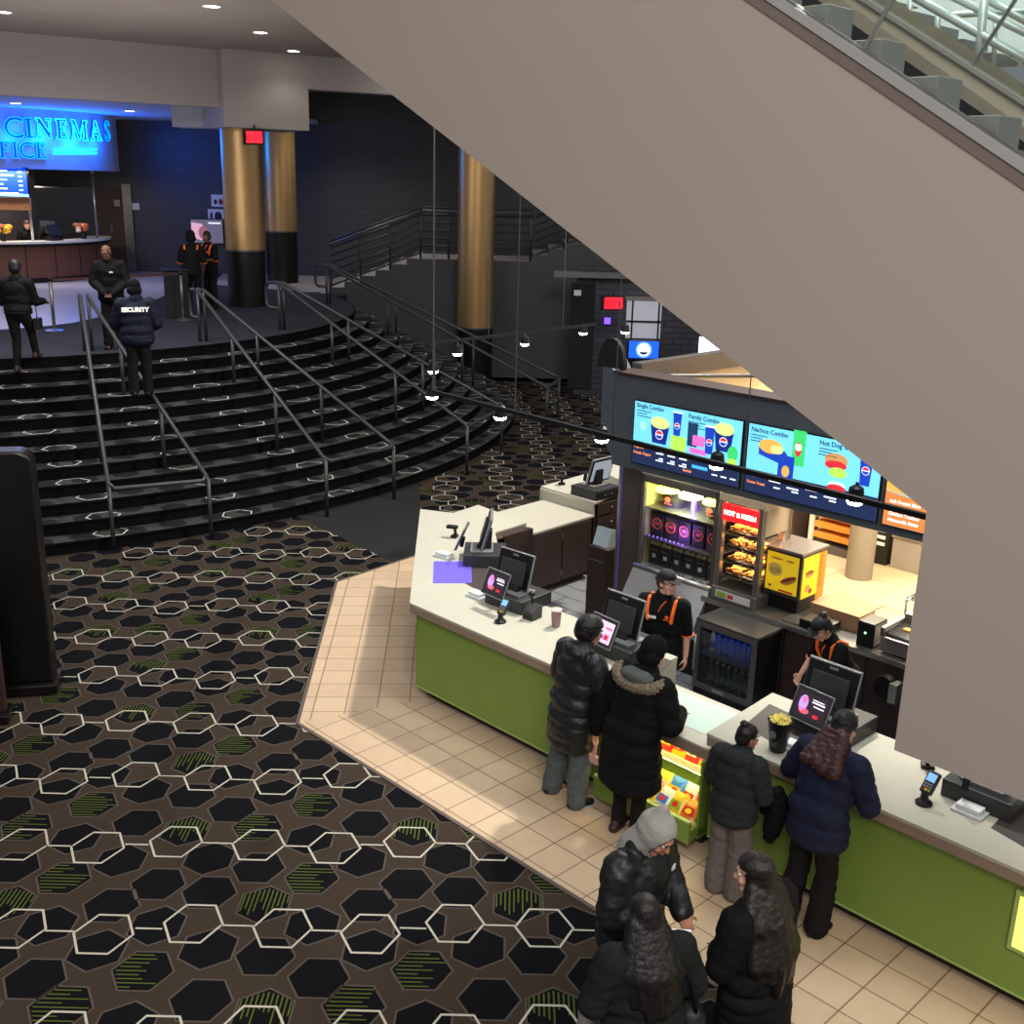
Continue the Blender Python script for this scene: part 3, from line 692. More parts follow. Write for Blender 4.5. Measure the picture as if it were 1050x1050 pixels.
# V-shaped handrails of the steps
def hrail(label, fBL, fBR, fT):
    bl, br, tp = atz(*fBL, 0), (atz(*fBR, 0)), atz(*fT, Z_UP)
    t = thing('handrail', label, 'handrail', tuple(bl), 0, 'wedge shaped handrails of the curved steps')
    Hh = .93; rr = .033; e = (tp-bl); e.z = 0; e.normalize(); sd_ = Vector((e.y, -e.x, 0))
    tl, tr_ = tp-sd_*.06, tp+sd_*.06
    up = Vector((0, 0, 1)); d1 = (tl-bl).normalized(); d2 = (tr_-br).normalized()
    L = [bl+up*(Hh-.06), bl+up*Hh+d1*.05, tl+up*Hh, tl+up*(Hh+.0)+e*.28, tl+up*(Hh-.1)+e*.36, tl+up*(Hh-.42)+e*.36, tl+up*(Hh-.5)+e*.3, tl+up*(Hh-.5)]
    Rr = [br+up*(Hh-.06), br+up*Hh+d2*.05, tr_+up*Hh, tr_+up*Hh+e*.28]
    MB().tube([q-bl for q in L], rr).build('rail', m_rail, t, True); MB().tube([q-bl for q in Rr], rr).build('rail', m_rail, t, True)
    d3 = (br-bl).normalized()
    MB().tube([bl+up*(Hh+.02)-bl+d1*.06, bl-bl+up*(Hh-.02)+d3*.08, br-bl+up*(Hh-.02)-d3*.08, br-bl+up*(Hh+.02)+d2*.06], rr).build('crossbar', m_rail, t, True)
    def post(q, zb, zt): MB().cyl(Vector((q.x, q.y, zb))-bl, Vector((q.x, q.y, zt))-bl, .03).build('post', m_rail, t, True)
    post(bl, 0, Hh); post(br, 0, Hh); post(tl, Z_UP, Z_UP+Hh); post(tr_, Z_UP, Z_UP+Hh)
    for a_, b_ in ((bl, tl), (br, tr_)):
        for f in (.36, .7):
            q = a_+(b_-a_)*f; r = (Vector((q.x, q.y))-SC0).length; k = min(NR, max(0, int((R_BOT-r)/TREAD)+1)); post(q, k*RISE, q.z+Hh)
hrail('dark steel wedge handrail on the left of the steps, by the security guards', (117, 564), (217, 553), (91, 360))
hrail('dark steel wedge handrail in the middle of the curved steps', (335.5, 530), (404, 512), (208.5, 350))
hrail('dark steel wedge handrail right of the middle of the steps, near the counter', (478.5, 487), (514, 464), (289.5, 338))
hrail('dark steel wedge handrail at the right end of the steps, along the ramp wall', (560, 440), (572, 428), (337, 312))
# ================================================================== CONCESSION COUNTERS
m_green = mat('panel_green', (122, 148, 66), .42, var=.05, scale=3)
m_edge = mat('edge_taupe', (150, 130, 116), .45, var=.06)
m_top = mat('stone_cream', (184, 181, 165), .55, var=.05, scale=9, spec=.2)
m_brown = mat('cabinet_brown', (58, 44, 42), .5, var=.14, scale=4)
m_toe = mat('toe_kick_dark', (52, 40, 35), .6, var=.1)
m_mat = mat('counter_mat', (66, 58, 54), .5, var=.1)
m_trim = mat('trim_green_pale', (160, 186, 110), .4, var=.05)
def sthing(name, label, cat, a, b, z=0, rz=0., group=None): return thing(name, label, cat, S(a, b, z), HD+rz, group)
def inset(poly, d):                                                  # move a polygon inwards
    n = len(poly); P = [Vector(p) for p in poly]; out = []
    s = sum(P[i].x*P[(i+1) % n].y-P[(i+1) % n].x*P[i].y for i in range(n)); s = 1 if s > 0 else -1
    for i in range(n):
        a, b, c = P[i-1], P[i], P[(i+1) % n]; d1, d2 = (b-a).normalized(), (c-b).normalized()
        n1, n2 = Vector((-d1.y, d1.x))*s, Vector((-d2.y, d2.x))*s; k = (n1+n2); k = k/max(.3, k.length**2/2)*1.0
        out.append(tuple(b+k*d))
    return out
W = [(0, 0), (2.66, 0), (2.66, 1.0), (.42, 1.0), (-1.16, 2.29), (-1.2, 2.88), (-1.75, 2.92), (-2.19, 2.95), (-2.12, 2.44), (-2.53, 2.23)]
ct = sthing('service_counter', 'long green fronted counter with pale top, left one with the angled corner', 'counter', 0, 0)
MB().prism(W, 1.045, 1.07).build('worktop', m_top, ct)
MB().prism(inset(W, .004), .965, 1.046).build('edge_band', m_edge, ct)
body = inset(W, .09)
MB().prism(body, .1, .97).build('carcass', m_brown, ct)
MB().prism([(.03, .07), (2.63, .07), (2.63, .1), (.04, .1)], .13, .965).build('front_panel', m_green, ct, label='green front panel')
MB().prism(inset(W, .18), 0, .12).build('toe_kick', m_toe, ct)
MB().box(.03, 2.63, .062, .1, .125, .14).build('bottom_trim', m_trim, ct)
MB().box(2.645, 2.664, 0.02, .985, .6, 1.05).build('end_panel', m_top, ct, label='cream end panel')
MB().prism([(0.02, .1), (.02, .075), (-2.42, 2.2), (-2.4, 2.26)], .13, .965).build('side_panel', m_green, ct)
dx, dy = -.75, .66
MB().prism([(-1.05, 2.35), (-1.14, 2.42), (-1.155, 2.86), (-1.06, 2.86)], .1, 1.03).build('side_board', m_brown, ct)
for a0, a1 in ((.18, .82), (1.5, 2.1)): pass
MB().prism([abz(x, y, 1.07) for x, y in ((462, 590), (499, 571), (537, 600), (520, 622))], 1.0702, 1.073).build('recess_mat', m_mat, ct, label='dark mat set into the worktop')
MB().prism([abz(x, y, 1.07) for x, y in ((624, 690), (660, 668), (690, 678), (660, 705))], 1.0702, 1.073).build('recess_mat', m_mat, ct)
# purple mat lies on the counter
o = MB().prism([abz(x, y, 1.07) for x, y in ((445, 576), (483, 576), (484, 598), (444, 598))], 1.0705, 1.076, T=TS).build('counter_pad', mat('pad_violet', (110, 96, 220), .3, var=.06, emit=.25, ergb=(100, 85, 235)))
tag(o, 'violet rectangular pad glowing on the angled counter top', 'pad')
# low counter and end cabinet of the side run
lc = sthing('low_counter', 'lower pale topped brown cabinet run between the wing and the end register', 'cabinet', 0, 0)
Lp = [(-1.2, 2.89), (-1.24, 4.22), (-2.22, 4.27), (-2.19, 2.95)]
MB().prism(Lp, .872, .90).build('worktop', m_top, lc); MB().prism(inset(Lp, .03), .1, .873).build('carcass', m_brown, lc); MB().prism(inset(Lp, .08), 0, .1).build('plinth', m_toe, lc)
def doorv(par, a, b0, b1, z0, z1, knob=None, nm='door', hinge=True):
    d = MB().box(a-.0, a+.02, b0, b1, z0, z1).build(nm, m_brown, par, bevel=.004)
    if knob: MB().ell((a+.035, knob[0], knob[1]), .014, sub=2).build('knob', m_steel, d, True)
    if hinge and nm == 'door':
        for z in (z0+.1, z1-.1): MB().box(a+.02, a+.028, b0-.025, b0+.0, z-.05, z+.05).build('hinge', m_steeld, d)
    return d
doorv(lc, -1.225, 2.98, 3.56, .12, .85); doorv(lc, -1.245, 3.6, 4.16, .12, .85)
ec = sthing('end_cabinet', 'brown drawer cabinet with raised pale top carrying the far register', 'cabinet', 0, 0)
Ep = [(-1.26, 4.25), (-1.40, 5.0), (-1.88, 5.68), (-2.2, 5.72), (-2.4, 5.5), (-2.32, 4.28)]
MB().prism(Ep, 1.04, 1.07).build('worktop', m_top, ec); MB().prism(inset(Ep, .03), .1, 1.041).build('carcass', m_brown, ec); MB().prism(inset(Ep, .08), 0, .1).build('plinth', m_toe, ec)
MB().box(-2.30, -1.28, 4.245, 4.27, .86, 1.045).build('riser_panel', m_top, ec, label='pale riser panel')
MB().prism([(-1.42, 4.98), (-1.88, 5.67), (-2.18, 5.77), (-2.37, 5.54), (-1.98, 5.17)], 1.07, 1.22).build('backsplash', m_top, ec)
doorv(ec, -1.30, 4.34, 4.92, .12, .6, (4.6, .42)); d = doorv(ec, -1.30, 4.34, 4.92, .64, .82, (4.62, .73), 'drawer'); d = doorv(ec, -1.30, 4.34, 4.92, .85, 1.02, (4.62, .94), 'drawer')
# right counter
rc = sthing('service_counter', 'right green fronted counter with pale top, running out of the picture', 'counter', 0, 0)
W2 = [(3.72, .0), (8.2, .0), (8.2, 1.06), (3.66, 1.02)]
MB().prism(W2, 1.045, 1.07).build('worktop', m_top, rc); MB().prism(inset(W2, .004), .965, 1.046).build('edge_band', m_edge, rc)
MB().prism(inset(W2, .09), .1, .97).build('carcass', m_brown, rc); MB().box(3.76, 8.1, .065, .1, .13, .965).build('front_panel', m_green, rc, label='green front panel')
MB().box(3.745, 3.80, .08, .95, .13, .965).build('end_panel', m_green, rc, label='green end panel')
MB().box(3.8, 8.1, .17, .9, 0, .12).build('toe_kick', m_toe, rc); MB().box(3.76, 8.1, .058, .1, .125, .14).build('bottom_trim', m_trim, rc)
def recess(par, pts): MB().prism([abz(x, y, 1.07) for x, y in pts], 1.0702, 1.073).build('recess_mat', m_mat, par, label='dark mat set into the worktop')
recess(rc, ((763, 744), (789, 722), (870, 760), (840, 790))); recess(rc, ((1016, 849), (1042, 821), (1075, 838), (1052, 870)))
# lit candy window near the right frame
a_, z_ = atb(1046, 945, .06)
w = MB().box(a_-.05, a_+.5, .045, .066, z_-.22, z_+.22).build('display_window_frame', m_trim, rc)
MB().box(a_-.02, a_+.47, .040, .046, z_-.19, z_+.19).build('display_window', mat('window_lit_yellow', (250, 235, 120), .3, var=.1, emit=1.0), w)

# candy display between the counters
cd = sthing('candy_display', 'low lit candy display case between the two green counters', 'display case', 0, 0)
W3 = [(2.68, .06), (3.71, .06), (3.66, .82), (2.68, .82)]
MB().prism(W3, .875, .90).build('worktop', m_top, cd, bevel=.006); MB().prism(inset(W3, .004), .79, .876).build('edge_band', m_edge, cd)
MB().prism([(2.85, .24), (3.6, .24), (3.56, .74), (2.85, .74)], .9002, .903).build('glass_inset', mat('glass_pale_green', (196, 214, 200), .08, var=.03), cd, label='pale green glass inset')
MB().box(2.68, 3.71, .74, .82, 0, .8).build('back_panel', m_brown, cd)
for a in (2.68, 3.69): MB().box(a, a+.02, .0, .8, .1, .8).build('side_panel', m_green, cd)
MB().box(2.68, 3.71, -.1, .78, .12, .22).build('tray', m_green, cd); MB().box(2.68, 3.71, -.125, -.1, .1, .30).build('tray_front', m_green, cd); MB().box(2.68, 3.71, -.13, -.095, .29, .305).build('tray_rim', m_trim, cd)
MB().box(2.7, 3.69, .1, .74, 0, .12).build('plinth', m_toe, cd)
sh = MB().box(2.70, 3.69, .28, .74, .5, .515).build('shelf', m_white, cd); MB().box(2.70, 3.69, .272, .28, .5, .56).build('shelf_rail', mat('acrylic_yellowish', (235, 228, 190), .2, var=.03), sh)
MB().box(2.72, 3.67, .12, .15, .77, .785).build('light_tube', emis('tube_warm', (255, 238, 150), 30), cd); MB().box(2.72, 3.67, .29, .31, .485, .498).build('light_tube', emis('tube_warm', (255, 238, 150), 30), cd)
def pouch(mb, w, h, d=.05, n=8, m=8):
    V = []
    for side in (1, -1):
        for j in range(m+1):
            for i in range(n+1):
                u, v = i/n, j/m; k = (math.sin(math.pi*u)**.6 if 0 < u < 1 else 0)*(math.sin(math.pi*v)**.6 if 0 < v < 1 else 0)
                pin = 1-.06*math.sin(math.pi*v)
                V.append(Vector(((u-.5)*w*pin, (v)*h, side*d*k)))
    F = []
    for s in range(2):
        o = s*(n+1)*(m+1)
        for j in range(m):
            for i in range(n):
                q = (o+j*(n+1)+i, o+j*(n+1)+i+1, o+(j+1)*(n+1)+i+1, o+(j+1)*(n+1)+i); F.append(q if s == 0 else q[::-1])
    mb._add(V, F); return mb
bag_cols = {'yellow': (246, 206, 40), 'orange': (240, 140, 40), 'blue': (50, 130, 220), 'white': (236, 236, 226), 'red': (214, 50, 48), 'pink': (236, 90, 160), 'green': (150, 190, 60)}
BM = {k: mat('bag_'+k, v, .3, var=.1, scale=25, spec=.6) for k, v in bag_cols.items()}
def bag(label, a, b, z, col, band, tilt, rz, w=.16, h=.2):
    t = thing('candy_bag', label, 'candy bag', S(a, b, z), HD+R_(rz), 'candy bags in the lit display')
    T = Matrix.Rotation(R_(tilt), 4, 'X')
    pouch(MB(), w, h, .032).build('pouch', BM[col], t, True, T=T)
    MB().prism([(-w*.36, h*.28), (w*.36, h*.28), (w*.33, h*.62), (-w*.33, h*.62)], .030, .035).build('label_band', BM[band], t, T=T)
    MB().prism(disc(0, h*.45, w*.2, h*.12, 12), .0355, .037).build('emblem', BM['red' if band != 'red' else 'yellow'], t, T=T)
row = ['yellow', 'orange', 'yellow', 'yellow', 'white', 'yellow', 'orange']; bnd = ['orange', 'red', 'white', 'orange', 'blue', 'green', 'red']
ords = ['first', 'second', 'third', 'fourth', 'fifth', 'sixth', 'seventh', 'eighth', 'ninth', 'tenth']
for i in range(7):
    bag('%s candy bag, %s band, %s from left in front tray row' % (row[i], bnd[i], ords[i]), 2.78+i*.138, -.055+.01*(i % 2), .23, row[i], bnd[i], 38+4*(i % 3), -6+5*(i % 4), .15, .21)
row = ['yellow', 'yellow', 'white', 'yellow', 'blue', 'white', 'yellow']; bnd = ['red', 'orange', 'orange', 'white', 'yellow', 'red', 'orange']
for i in range(7):
    bag('%s candy bag, %s band, %s from left in back tray row' % (row[i], bnd[i], ords[i]), 2.79+i*.137, .12, .23, row[i], bnd[i], 55, 5-4*(i % 3), .15, .22)
row = ['pink', 'white', 'red', 'yellow', 'red', 'yellow', 'pink']; bnd = ['white', 'red', 'yellow', 'red', 'white', 'pink', 'yellow']
for i in range(7):
    bag('%s candy bag, %s band, %s from left on upper shelf' % (row[i], bnd[i], ords[i]), 2.79+i*.137, .36, .517, row[i], bnd[i], 62, 4-3*(i % 3), .14, .18)

# ------------------------------------------------------------------ tills
m_scr_pink = emis('till_screen_pink', (222, 196, 222), .9); m_scr_dark = emis('till_screen_dark', (52, 40, 52), .5)
m_scr_rose = emis('till_rose', (214, 90, 110), .9); m_scr_lil = emis('till_lilac', (190, 150, 225), .9); m_scr_wht = emis('till_white', (240, 236, 245), 1.); m_scr_gr = emis('till_grey', (150, 160, 172), .8)
m_scr_red = emis('till_red', (205, 40, 50), .9)
m_grey_p = mat('plastic_graphite', (52, 53, 55), .45, var=.08); m_grey_l = mat('plastic_grey_rim', (150, 150, 152), .35, .4, var=.05)
def tablet(par, T, style):
    t = MB().box(-.14, .14, -.012, .012, 0, .225).build('customer_screen', [m_grey_p], par, T=T, bevel=.006)
    MB().tube([(-.14, -.008, 0), (.14, -.008, 0), (.14, -.008, .225), (-.14, -.008, .225)], .006, 6, True).build('rim', m_grey_l, t)
    def pp(x0, x1, z0, z1, m, k): MB().box(x0, x1, -.0125-k*.0008, -.0121-(k-1)*.0008, z0, z1).build('picture', m, t)
    if style == 'pink':
        pp(-.115, .115, .03, .195, m_scr_pink, 1); pp(.03, .1, .055, .105, m_scr_lil, 2); pp(.045, .085, .06, .095, m_scr_red, 3); pp(.035, .105, .14, .155, m_scr_rose, 2)
    else:
        pp(-.115, .115, .03, .195, m_scr_dark, 1)
        for x, z, rx, rz, m in ((-.06, .12, .035, .055, m_scr_lil), (-.055, .145, .018, .022, m_scr_rose), (-.04, .07, .04, .02, m_scr_rose), (.055, .06, .025, .012, m_scr_red)):
            MB().prism(disc(x, z, rx, rz, 12), .0137, .0142, T=RX90).build('picture', m, t)
        pp(.0, .1, .142, .152, m_scr_wht, 2); pp(.02, .1, .118, .126, m_scr_wht, 2); pp(.0, .09, .16, .166, m_scr_wht, 2)
    return t
def till(label, a, b, rz, style, z=1.07, drawer=True, mon=True, tab=True):
    t = sthing('cash_register', label, 'cash register', a, b, z, R_(rz), 'cash registers of the concession'); t.scale = (1.18, 1.18, 1.18)
    if drawer:
        d = MB().box(-.21, .21, -.02, .38, 0, .115).build('cash_drawer', m_grey_p, t, bevel=.006)
        MB().box(-.2, .2, .38, .386, .012, .095).build('drawer_front', m_blkm, d)
        for x in (-.06, .06): MB().ell((x, .388, .05), .011, sub=1).build('lock', m_steel, d)
    z0 = .115 if drawer else 0
    MB().box(-.13, .13, .04, .26, z0, z0+.02).build('stand_base', m_grey_l, t, bevel=.004)
    MB().prism([(.10, z0+.02), (.24, z0+.02), (.25, z0+.2), (.2, z0+.2)], -.05, .05, T=Matrix(((0, 0, 1, 0), (1, 0, 0, 0), (0, 1, 0, 0), (0, 0, 0, 1)))).build('stand', m_blkm, t)
    if mon:
        T = Matrix.Translation((-.06, .15, z0+.03)) @ Matrix.Rotation(R_(-16), 4, 'X')
        m_ = MB().box(-.19, .19, -.02, .02, 0, .31).build('staff_screen', m_blk, t, T=T, bevel=.012)
        MB().tube([(-.19, 0, 0), (.19, 0, 0), (.19, 0, .31), (-.19, 0, .31)], .012, 6, True).build('rim', m_grey_l, m_)
        MB().box(-.14, .14, -.035, -.02, .03, .24).build('back_cover', m_grey_p, m_, bevel=.01); MB().box(-.03, .03, -.024, -.02, .275, .29).build('badge', m_grey_l, m_)
        MB().box(-.165, .165, .0205, .022, .03, .285).build('display', m_scr_gr, m_)
    if tab: tablet(t, Matrix.Translation((-.06, -.09, z0+.005)) @ Matrix.Rotation(R_(-6), 4, 'Z') @ Matrix.Rotation(R_(-24), 4, 'X'), style)
    MB().cyl((-.06, -.05, z0), (-.06, -.03, z0+.1), .02).build('screen_arm', m_blkm, t)
    return t
def at_till(label, x, y, rz, style, **k):
    a, b = abz(x, y, 1.07); return till(label, a, b, rz, style, **k)
at_till('cash register with food picture screen, at the corner of the left counter', 517, 624, 4, 'dark')
at_till('cash register with bright pink customer screen, before the capped staff member', 626, 675, 0, 'pink')
at_till('cash register with dark customer screen, beside the black popcorn bucket', 840, 757, 0, 'dark')
at_till('cash register half hidden by the escalator, on the right counter', 1000, 828, 0, 'dark', tab=False)
t = at_till('cash register with its screens seen edge-on, on the wing behind the violet pad', 478, 574, -44.5, 'dark')
a_, b_ = abz(607, 507, 1.07)
t = till('cash register on the far end cabinet, its grey screen turned to us', a_-.18, b_+.03, -90, 'dark', tab=False)
# printers, readers, trays
def printer(label, x, y, rz):
    a, b = abz(x, y, 1.07); t = sthing('receipt_printer', label, 'printer', a, b, 1.0705, R_(rz))
    MB().prism([(-.07, 0), (.09, 0), (.09, .13), (.03, .14), (-.07, .08)], -.065, .065, T=Matrix(((0, 0, 1, 0), (1, 0, 0, 0), (0, 1, 0, 0), (0, 0, 0, 1)))).build('case', m_grey_p, t, bevel=.008)
    MB().box(-.05, .05, -.0705, -.068, .02, .06).build('front_lid', m_blk, t)
    MB().cyl((-.03, .05, .13), (-.03, .03, .22), .012).build('arm', m_blk, t); MB().ell((-.03, .03, .24), .035, sub=2).build('camera', m_blk, t, True)
printer('black receipt printer beside the register at the angled corner', 545, 634, 5)
m_blue_d = emis('reader_display', (120, 170, 230), .9)
def reader(label, x, y, rz):
    a, b = abz(x, y, 1.07); t = sthing('card_reader', label, 'card reader', a, b, 1.0705, R_(rz), 'card readers on the counters')
    MB().lathe([(.06, 0), (.06, .015), (.03, .04), (.025, .09)], 16).build('stand', m_blk, t, 2)
    T = Matrix.Translation((0, .0, .08)) @ Matrix.Rotation(R_(-38), 4, 'X')
    b = MB().box(-.045, .045, -.02, .02, 0, .17).build('body', m_grey_p, t, T=T, bevel=.01)
    MB().box(-.033, .033, -.0225, -.02, .09, .15).build('display', m_blue_d, b)
    for i in range(3):
        for j in range(3): MB().box(-.033+i*.024, -.015+i*.024, -.023, -.02, .02+j*.021, .034+j*.021).build('key', m_grey_l if j else (m_pr, BM['yellow'], BM['green'])[i], b)
reader('card reader on a black stand beside the register at the angled corner', 513, 638, 4)
reader('card reader with blue display, left of the half hidden register', 947, 824, -8)
reader('card reader half hidden before the woman in navy', 842, 785, -5)
def tray(label, x, y, rz):
    a, b = abz(x, y, 1.07); t = sthing('receipt_tray', label, 'tray', a, b, 1.0705, R_(rz), 'clear paper trays')
    MB().prism([(-.11, -.07), (.11, -.07), (.11, .07), (-.11, .07)], 0, .02).build('tray', mat('acrylic_pale', (206, 214, 218), .15, var=.03), t, bevel=.004)
    for i in range(3): MB().box(-.085, .085, -.05, .05, .0205+i*.012, .031+i*.012).build('paper_stack', m_white, t)
tray('clear tray of papers by the register at the angled corner', 489, 612, 2); tray('clear tray of white papers beside the popcorn bucket', 816, 769, -4); tray('clear tray of white papers before the half hidden register', 994, 833, 0); tray('small clear tray left of the edge-on register, above the violet pad', 455, 571, 10)
def scanner(label, x, y, rz, p=1.07):
    a, b = abz(x, y, p); t = sthing('barcode_scanner', label, 'scanner', a, b, p+.0005, R_(rz), 'black hand scanners')
    MB().box(-.05, .05, -.04, .04, 0, .03).build('base', m_blk, t, bevel=.008); MB().cyl((0, .02, .03), (0, .0, .12), .018).build('grip', m_blk, t, True); MB().box(-.035, .035, -.1, .04, .11, .15).build('head', m_blkm, t, bevel=.012)
scanner('black scanner on the wing top left of the edge-on register', 466, 551, -60); scanner('black scanner beside the far register on the end cabinet', 576, 497, 40); scanner('black device with cable left of the half hidden register', 951, 787, 30)
# cup and popcorn bucket
a_, b_ = abz(570, 642, 1.07)
t = sthing('iced_drink', 'clear cup of dark red drink on the left counter', 'drink', a_, b_, 1.0705); t.scale = (1.25, 1.25, 1.3)
MB().lathe([(.034, 0), (.044, .13), (.046, .132)], 20).build('cup', mat('cup_frost', (214, 206, 206), .15, var=0, alpha=.25), t, 2)
MB().lathe([(.031, .003), (.040, .1)], 20).build('liquid', mat('drink_red', (120, 52, 56), .2, var=.2), t, 2); MB().lathe([(.047, .13), (.047, .138), (.03, .142)], 20).build('lid', mat('lid_clear', (225, 215, 215), .1, var=0, alpha=.6), t, 2)
a_, b_ = abz(797, 769, 1.07)
m_pop = mat('popcorn', (240, 214, 110), .8, var=.25, scale=60)
m_bkt = mat('bucket_black', (24, 22, 23), .35, var=.2)
t = sthing('popcorn_bucket', 'tall black popcorn bucket heaped with popcorn on the right counter', 'popcorn bucket', a_, b_, 1.0705)
MB().lathe([(.062, 0), (.093, .25), (.096, .252), (.096, .258), (.09, .258), (.085, .24)], 28).build('bucket', m_bkt, t, 2)
MB().box(-.03, .03, -.083, -.078, .05, .11, T=Matrix.Rotation(R_(-7), 4, 'X')).build('print', m_steeld, t); MB().prism(disc(0, .16, .03), .085, .089, T=RX90).build('emblem', m_grey_l, t)
mb = MB(); rn = random.Random(5)
for i in range(90):
    r = .08*math.sqrt(rn.random()); th = rn.random()*6.28; mb.ell((r*math.cos(th), r*math.sin(th), .245+.04*(1-(r/.085)**2)+rn.uniform(-.006, .008)), .014, sub=1)
o = mb.build('popcorn', m_pop, t, True); o['kind'] = 'stuff'
# ================================================================== BACK BAR, MENU BOARD, KITCHEN
m_fr = mat('frame_graphite', (98, 94, 92), .4, .3, var=.08)
m_hous = mat('housing_charcoal', (84, 92, 102), .6, var=.06)
# low standing board with notice at the left end of the back bar
a_, b_ = abz(628, 652, 0)
t = sthing('low_partition', 'brown upright bin with pale notice sheet beside the glass popcorn cabinet', 'bin', -.12, 3.05)
MB().box(-.16, .16, -.02, .3, 0, .98).build('body', m_brown, t, bevel=.008)
MB().box(-.12, .12, -.022, .12, 0, .42, T=Matrix.Translation((-.02, -.0, .80)) @ Matrix.Rotation(R_(-20), 4, 'X')).build('sheet_holder', mat('sheet_bluish', (196, 212, 216), .4, var=.15, scale=30), t)
# wall end pillar
wp = struct(MB().box(.28, .55, 2.95, 3.5, 0, 2.2).build('wall_end', mat('pillar_brown', (82, 70, 62), .35, var=.15, scale=3), T=TS))
MB().box(.262, .28, 2.95, 2.975, 0, 2.2).build('trim_6', mat('edge_purple', (90, 80, 180), .3, var=0, emit=.25), T=TS)['kind'] = 'structure'
MB().box(.23, .262, 2.94, 2.96, 0, 2.2).build('trim_7', m_steel, T=TS)['kind'] = 'structure'
# menu board
BB = 2.9
mbd = sthing('menu_board', 'long dark menu board with lit food screens above the back bar', 'menu board', 0, BB)
aL, zT = atb(634, 385, BB); _, zB0 = atb(650, 480, BB); zB = zB0-.02
MB().box(.13, 5.2, 0, .3, zB, 3.16).build('housing', m_hous, mbd, bevel=.01)
MB().box(.12, 5.21, -.02, .32, 3.16, 3.19).build('top_cap', m_brown, mbd)
MB().prism([(.13, 0.0), (.13, .3), (-.55, 1.0), (-.75, .8)], zB+.1, 3.16).build('side_return', m_hous, mbd)
MB().prism(disc(-.0, 3.2, .2, .34, 20, 0, 180), -.12, -.06, T=Matrix.Translation((0, 0, 0)) @ RX90).build('rounded_fin', m_blkm, mbd)
m_sky = emis('menu_sky', (118, 214, 240), 1.0); m_navy = emis('menu_navy', (38, 52, 96), .55); m_blu = emis('menu_blue', (26, 66, 186), .9); m_blu2 = emis('menu_blue_dark', (20, 44, 140), .8)
m_popm = emis('menu_popcorn', (214, 226, 140), 1.); m_wh = emis('menu_white', (240, 248, 250), 1.1); m_txt = emis('menu_text', (32, 70, 110), .6); m_org = emis('menu_orange', (240, 140, 92), 1.); m_grn = emis('menu_green', (60, 205, 110), 1.)
m_lime = emis('menu_lime', (176, 226, 90), 1.); m_pnk = emis('menu_pink', (232, 110, 196), 1.); m_tan = emis('menu_tan', (222, 178, 84), .95); m_brn = emis('menu_bread', (206, 150, 92), .9); m_rd = emis('menu_red', (222, 50, 60), .9); m_skyl = emis('menu_sky_light', (160, 230, 246), 1.05)
SN = [0]
def screen(x0, x1, y0, y1):                                        # given by its corners in the board plane
    a0, zt = atb(x0[0], x0[1], BB-.03); a1, _ = atb(x1[0], x1[1], BB-.03); _, zb = atb(y0[0], y0[1], BB-.03)
    return a0, a1, zb, zt
def pol(par, pts, m, k, nm='picture'): MB().prism(pts, .026+k*.0012, .0268+k*.0012, T=RX90).build(nm, m, par)
def rect(x0, x1, z0, z1): return [(x0, z0), (x1, z0), (x1, z1), (x0, z1)]
def mscreen(a0, a1, zb, zt, navy):
    s = MB().box(a0, a1, -.026, .02, zb, zt).build('menu_screen', [m_blk], mbd)
    pol(s, rect(a0+.012, a1-.012, zb+.012, zt-.012), m_sky, 0, 'background')
    pol(s, [(a0+.012, zb+.012), (a1-.012, zb+.012), (a1-.012, zb+navy), (a0+.012, zb+navy)], m_navy, 1, 'price_band')
    return s
def emblem(s, x, z, r, k): 
    pol(s, disc(x, z, r), m_wh, k, 'emblem'); pol(s, disc(x, z, r*.86, None, 20, 8, 172), m_rd, k+1, 'emblem'); pol(s, disc(x, z, r*.86, None, 20, 188, 352), m_blu, k+1, 'emblem')
def cupm(s, x, z0, w, h, k=2):
    w *= .74; h *= .78
    pol(s, [(x-w*.36, z0), (x+w*.36, z0), (x+w*.5, z0+h), (x-w*.5, z0+h)], m_blu, k); pol(s, rect(x-w*.54, x+w*.54, z0+h*.97, z0+h*1.03), m_wh, k+1); emblem(s, x, z0+h*.42, w*.3, k+1)
def tub(s, x, z0, w, h, k=2):
    w *= .74; h *= .72
    pol(s, [(x-w*.36, z0), (x+w*.36, z0), (x+w*.5, z0+h), (x-w*.5, z0+h)], m_blu2, k); pol(s, disc(x, z0+h*.98, w*.5, h*.28), m_popm, k+1); emblem(s, x, z0+h*.42, w*.2, k+2)
def ttl(s, str_, x, z, size, m=None): text('caption', str_, size, m or m_txt, s, facing(x, -.0305, z), bold=.0015)
def small(s, x, z, w, n, m=None):
    for i in range(n): pol(s, rect(x, x+w*(1-.3*(i % 2)), z-i*.03, z-i*.03+.009), m or m_txt, 2, 'text_line')
MSX, MSZ = .74, .74
def D_(x, z, rx, rz=None, *k): return disc(x, z, rx*MSX, (rz if rz is not None else rx)*MSZ, *k)
a0, zt = atb(650.5, 409.5, BB-.03); a1, _ = atb(763, 432, BB-.03); _, zb = atb(654, 476, BB-.03)
b0, _ = atb(767.5, 434, BB-.03); b1, zb2 = atb(898, 537, BB-.03); c0 = b1+.05; c1 = b1+1.55
sc1 = mscreen(a0, a1, zb, zt, .25); wd = a1-a0; ht = zt-zb
ttl(sc1, 'Single Combo', a0+.04, zt-.075, .068); small(sc1, a0+.05, zt-.115, .2, 3); tub(sc1, a0+wd*.26, zb+.29, .36, .33); cupm(sc1, a0+wd*.42, zb+.42, .16, .33)
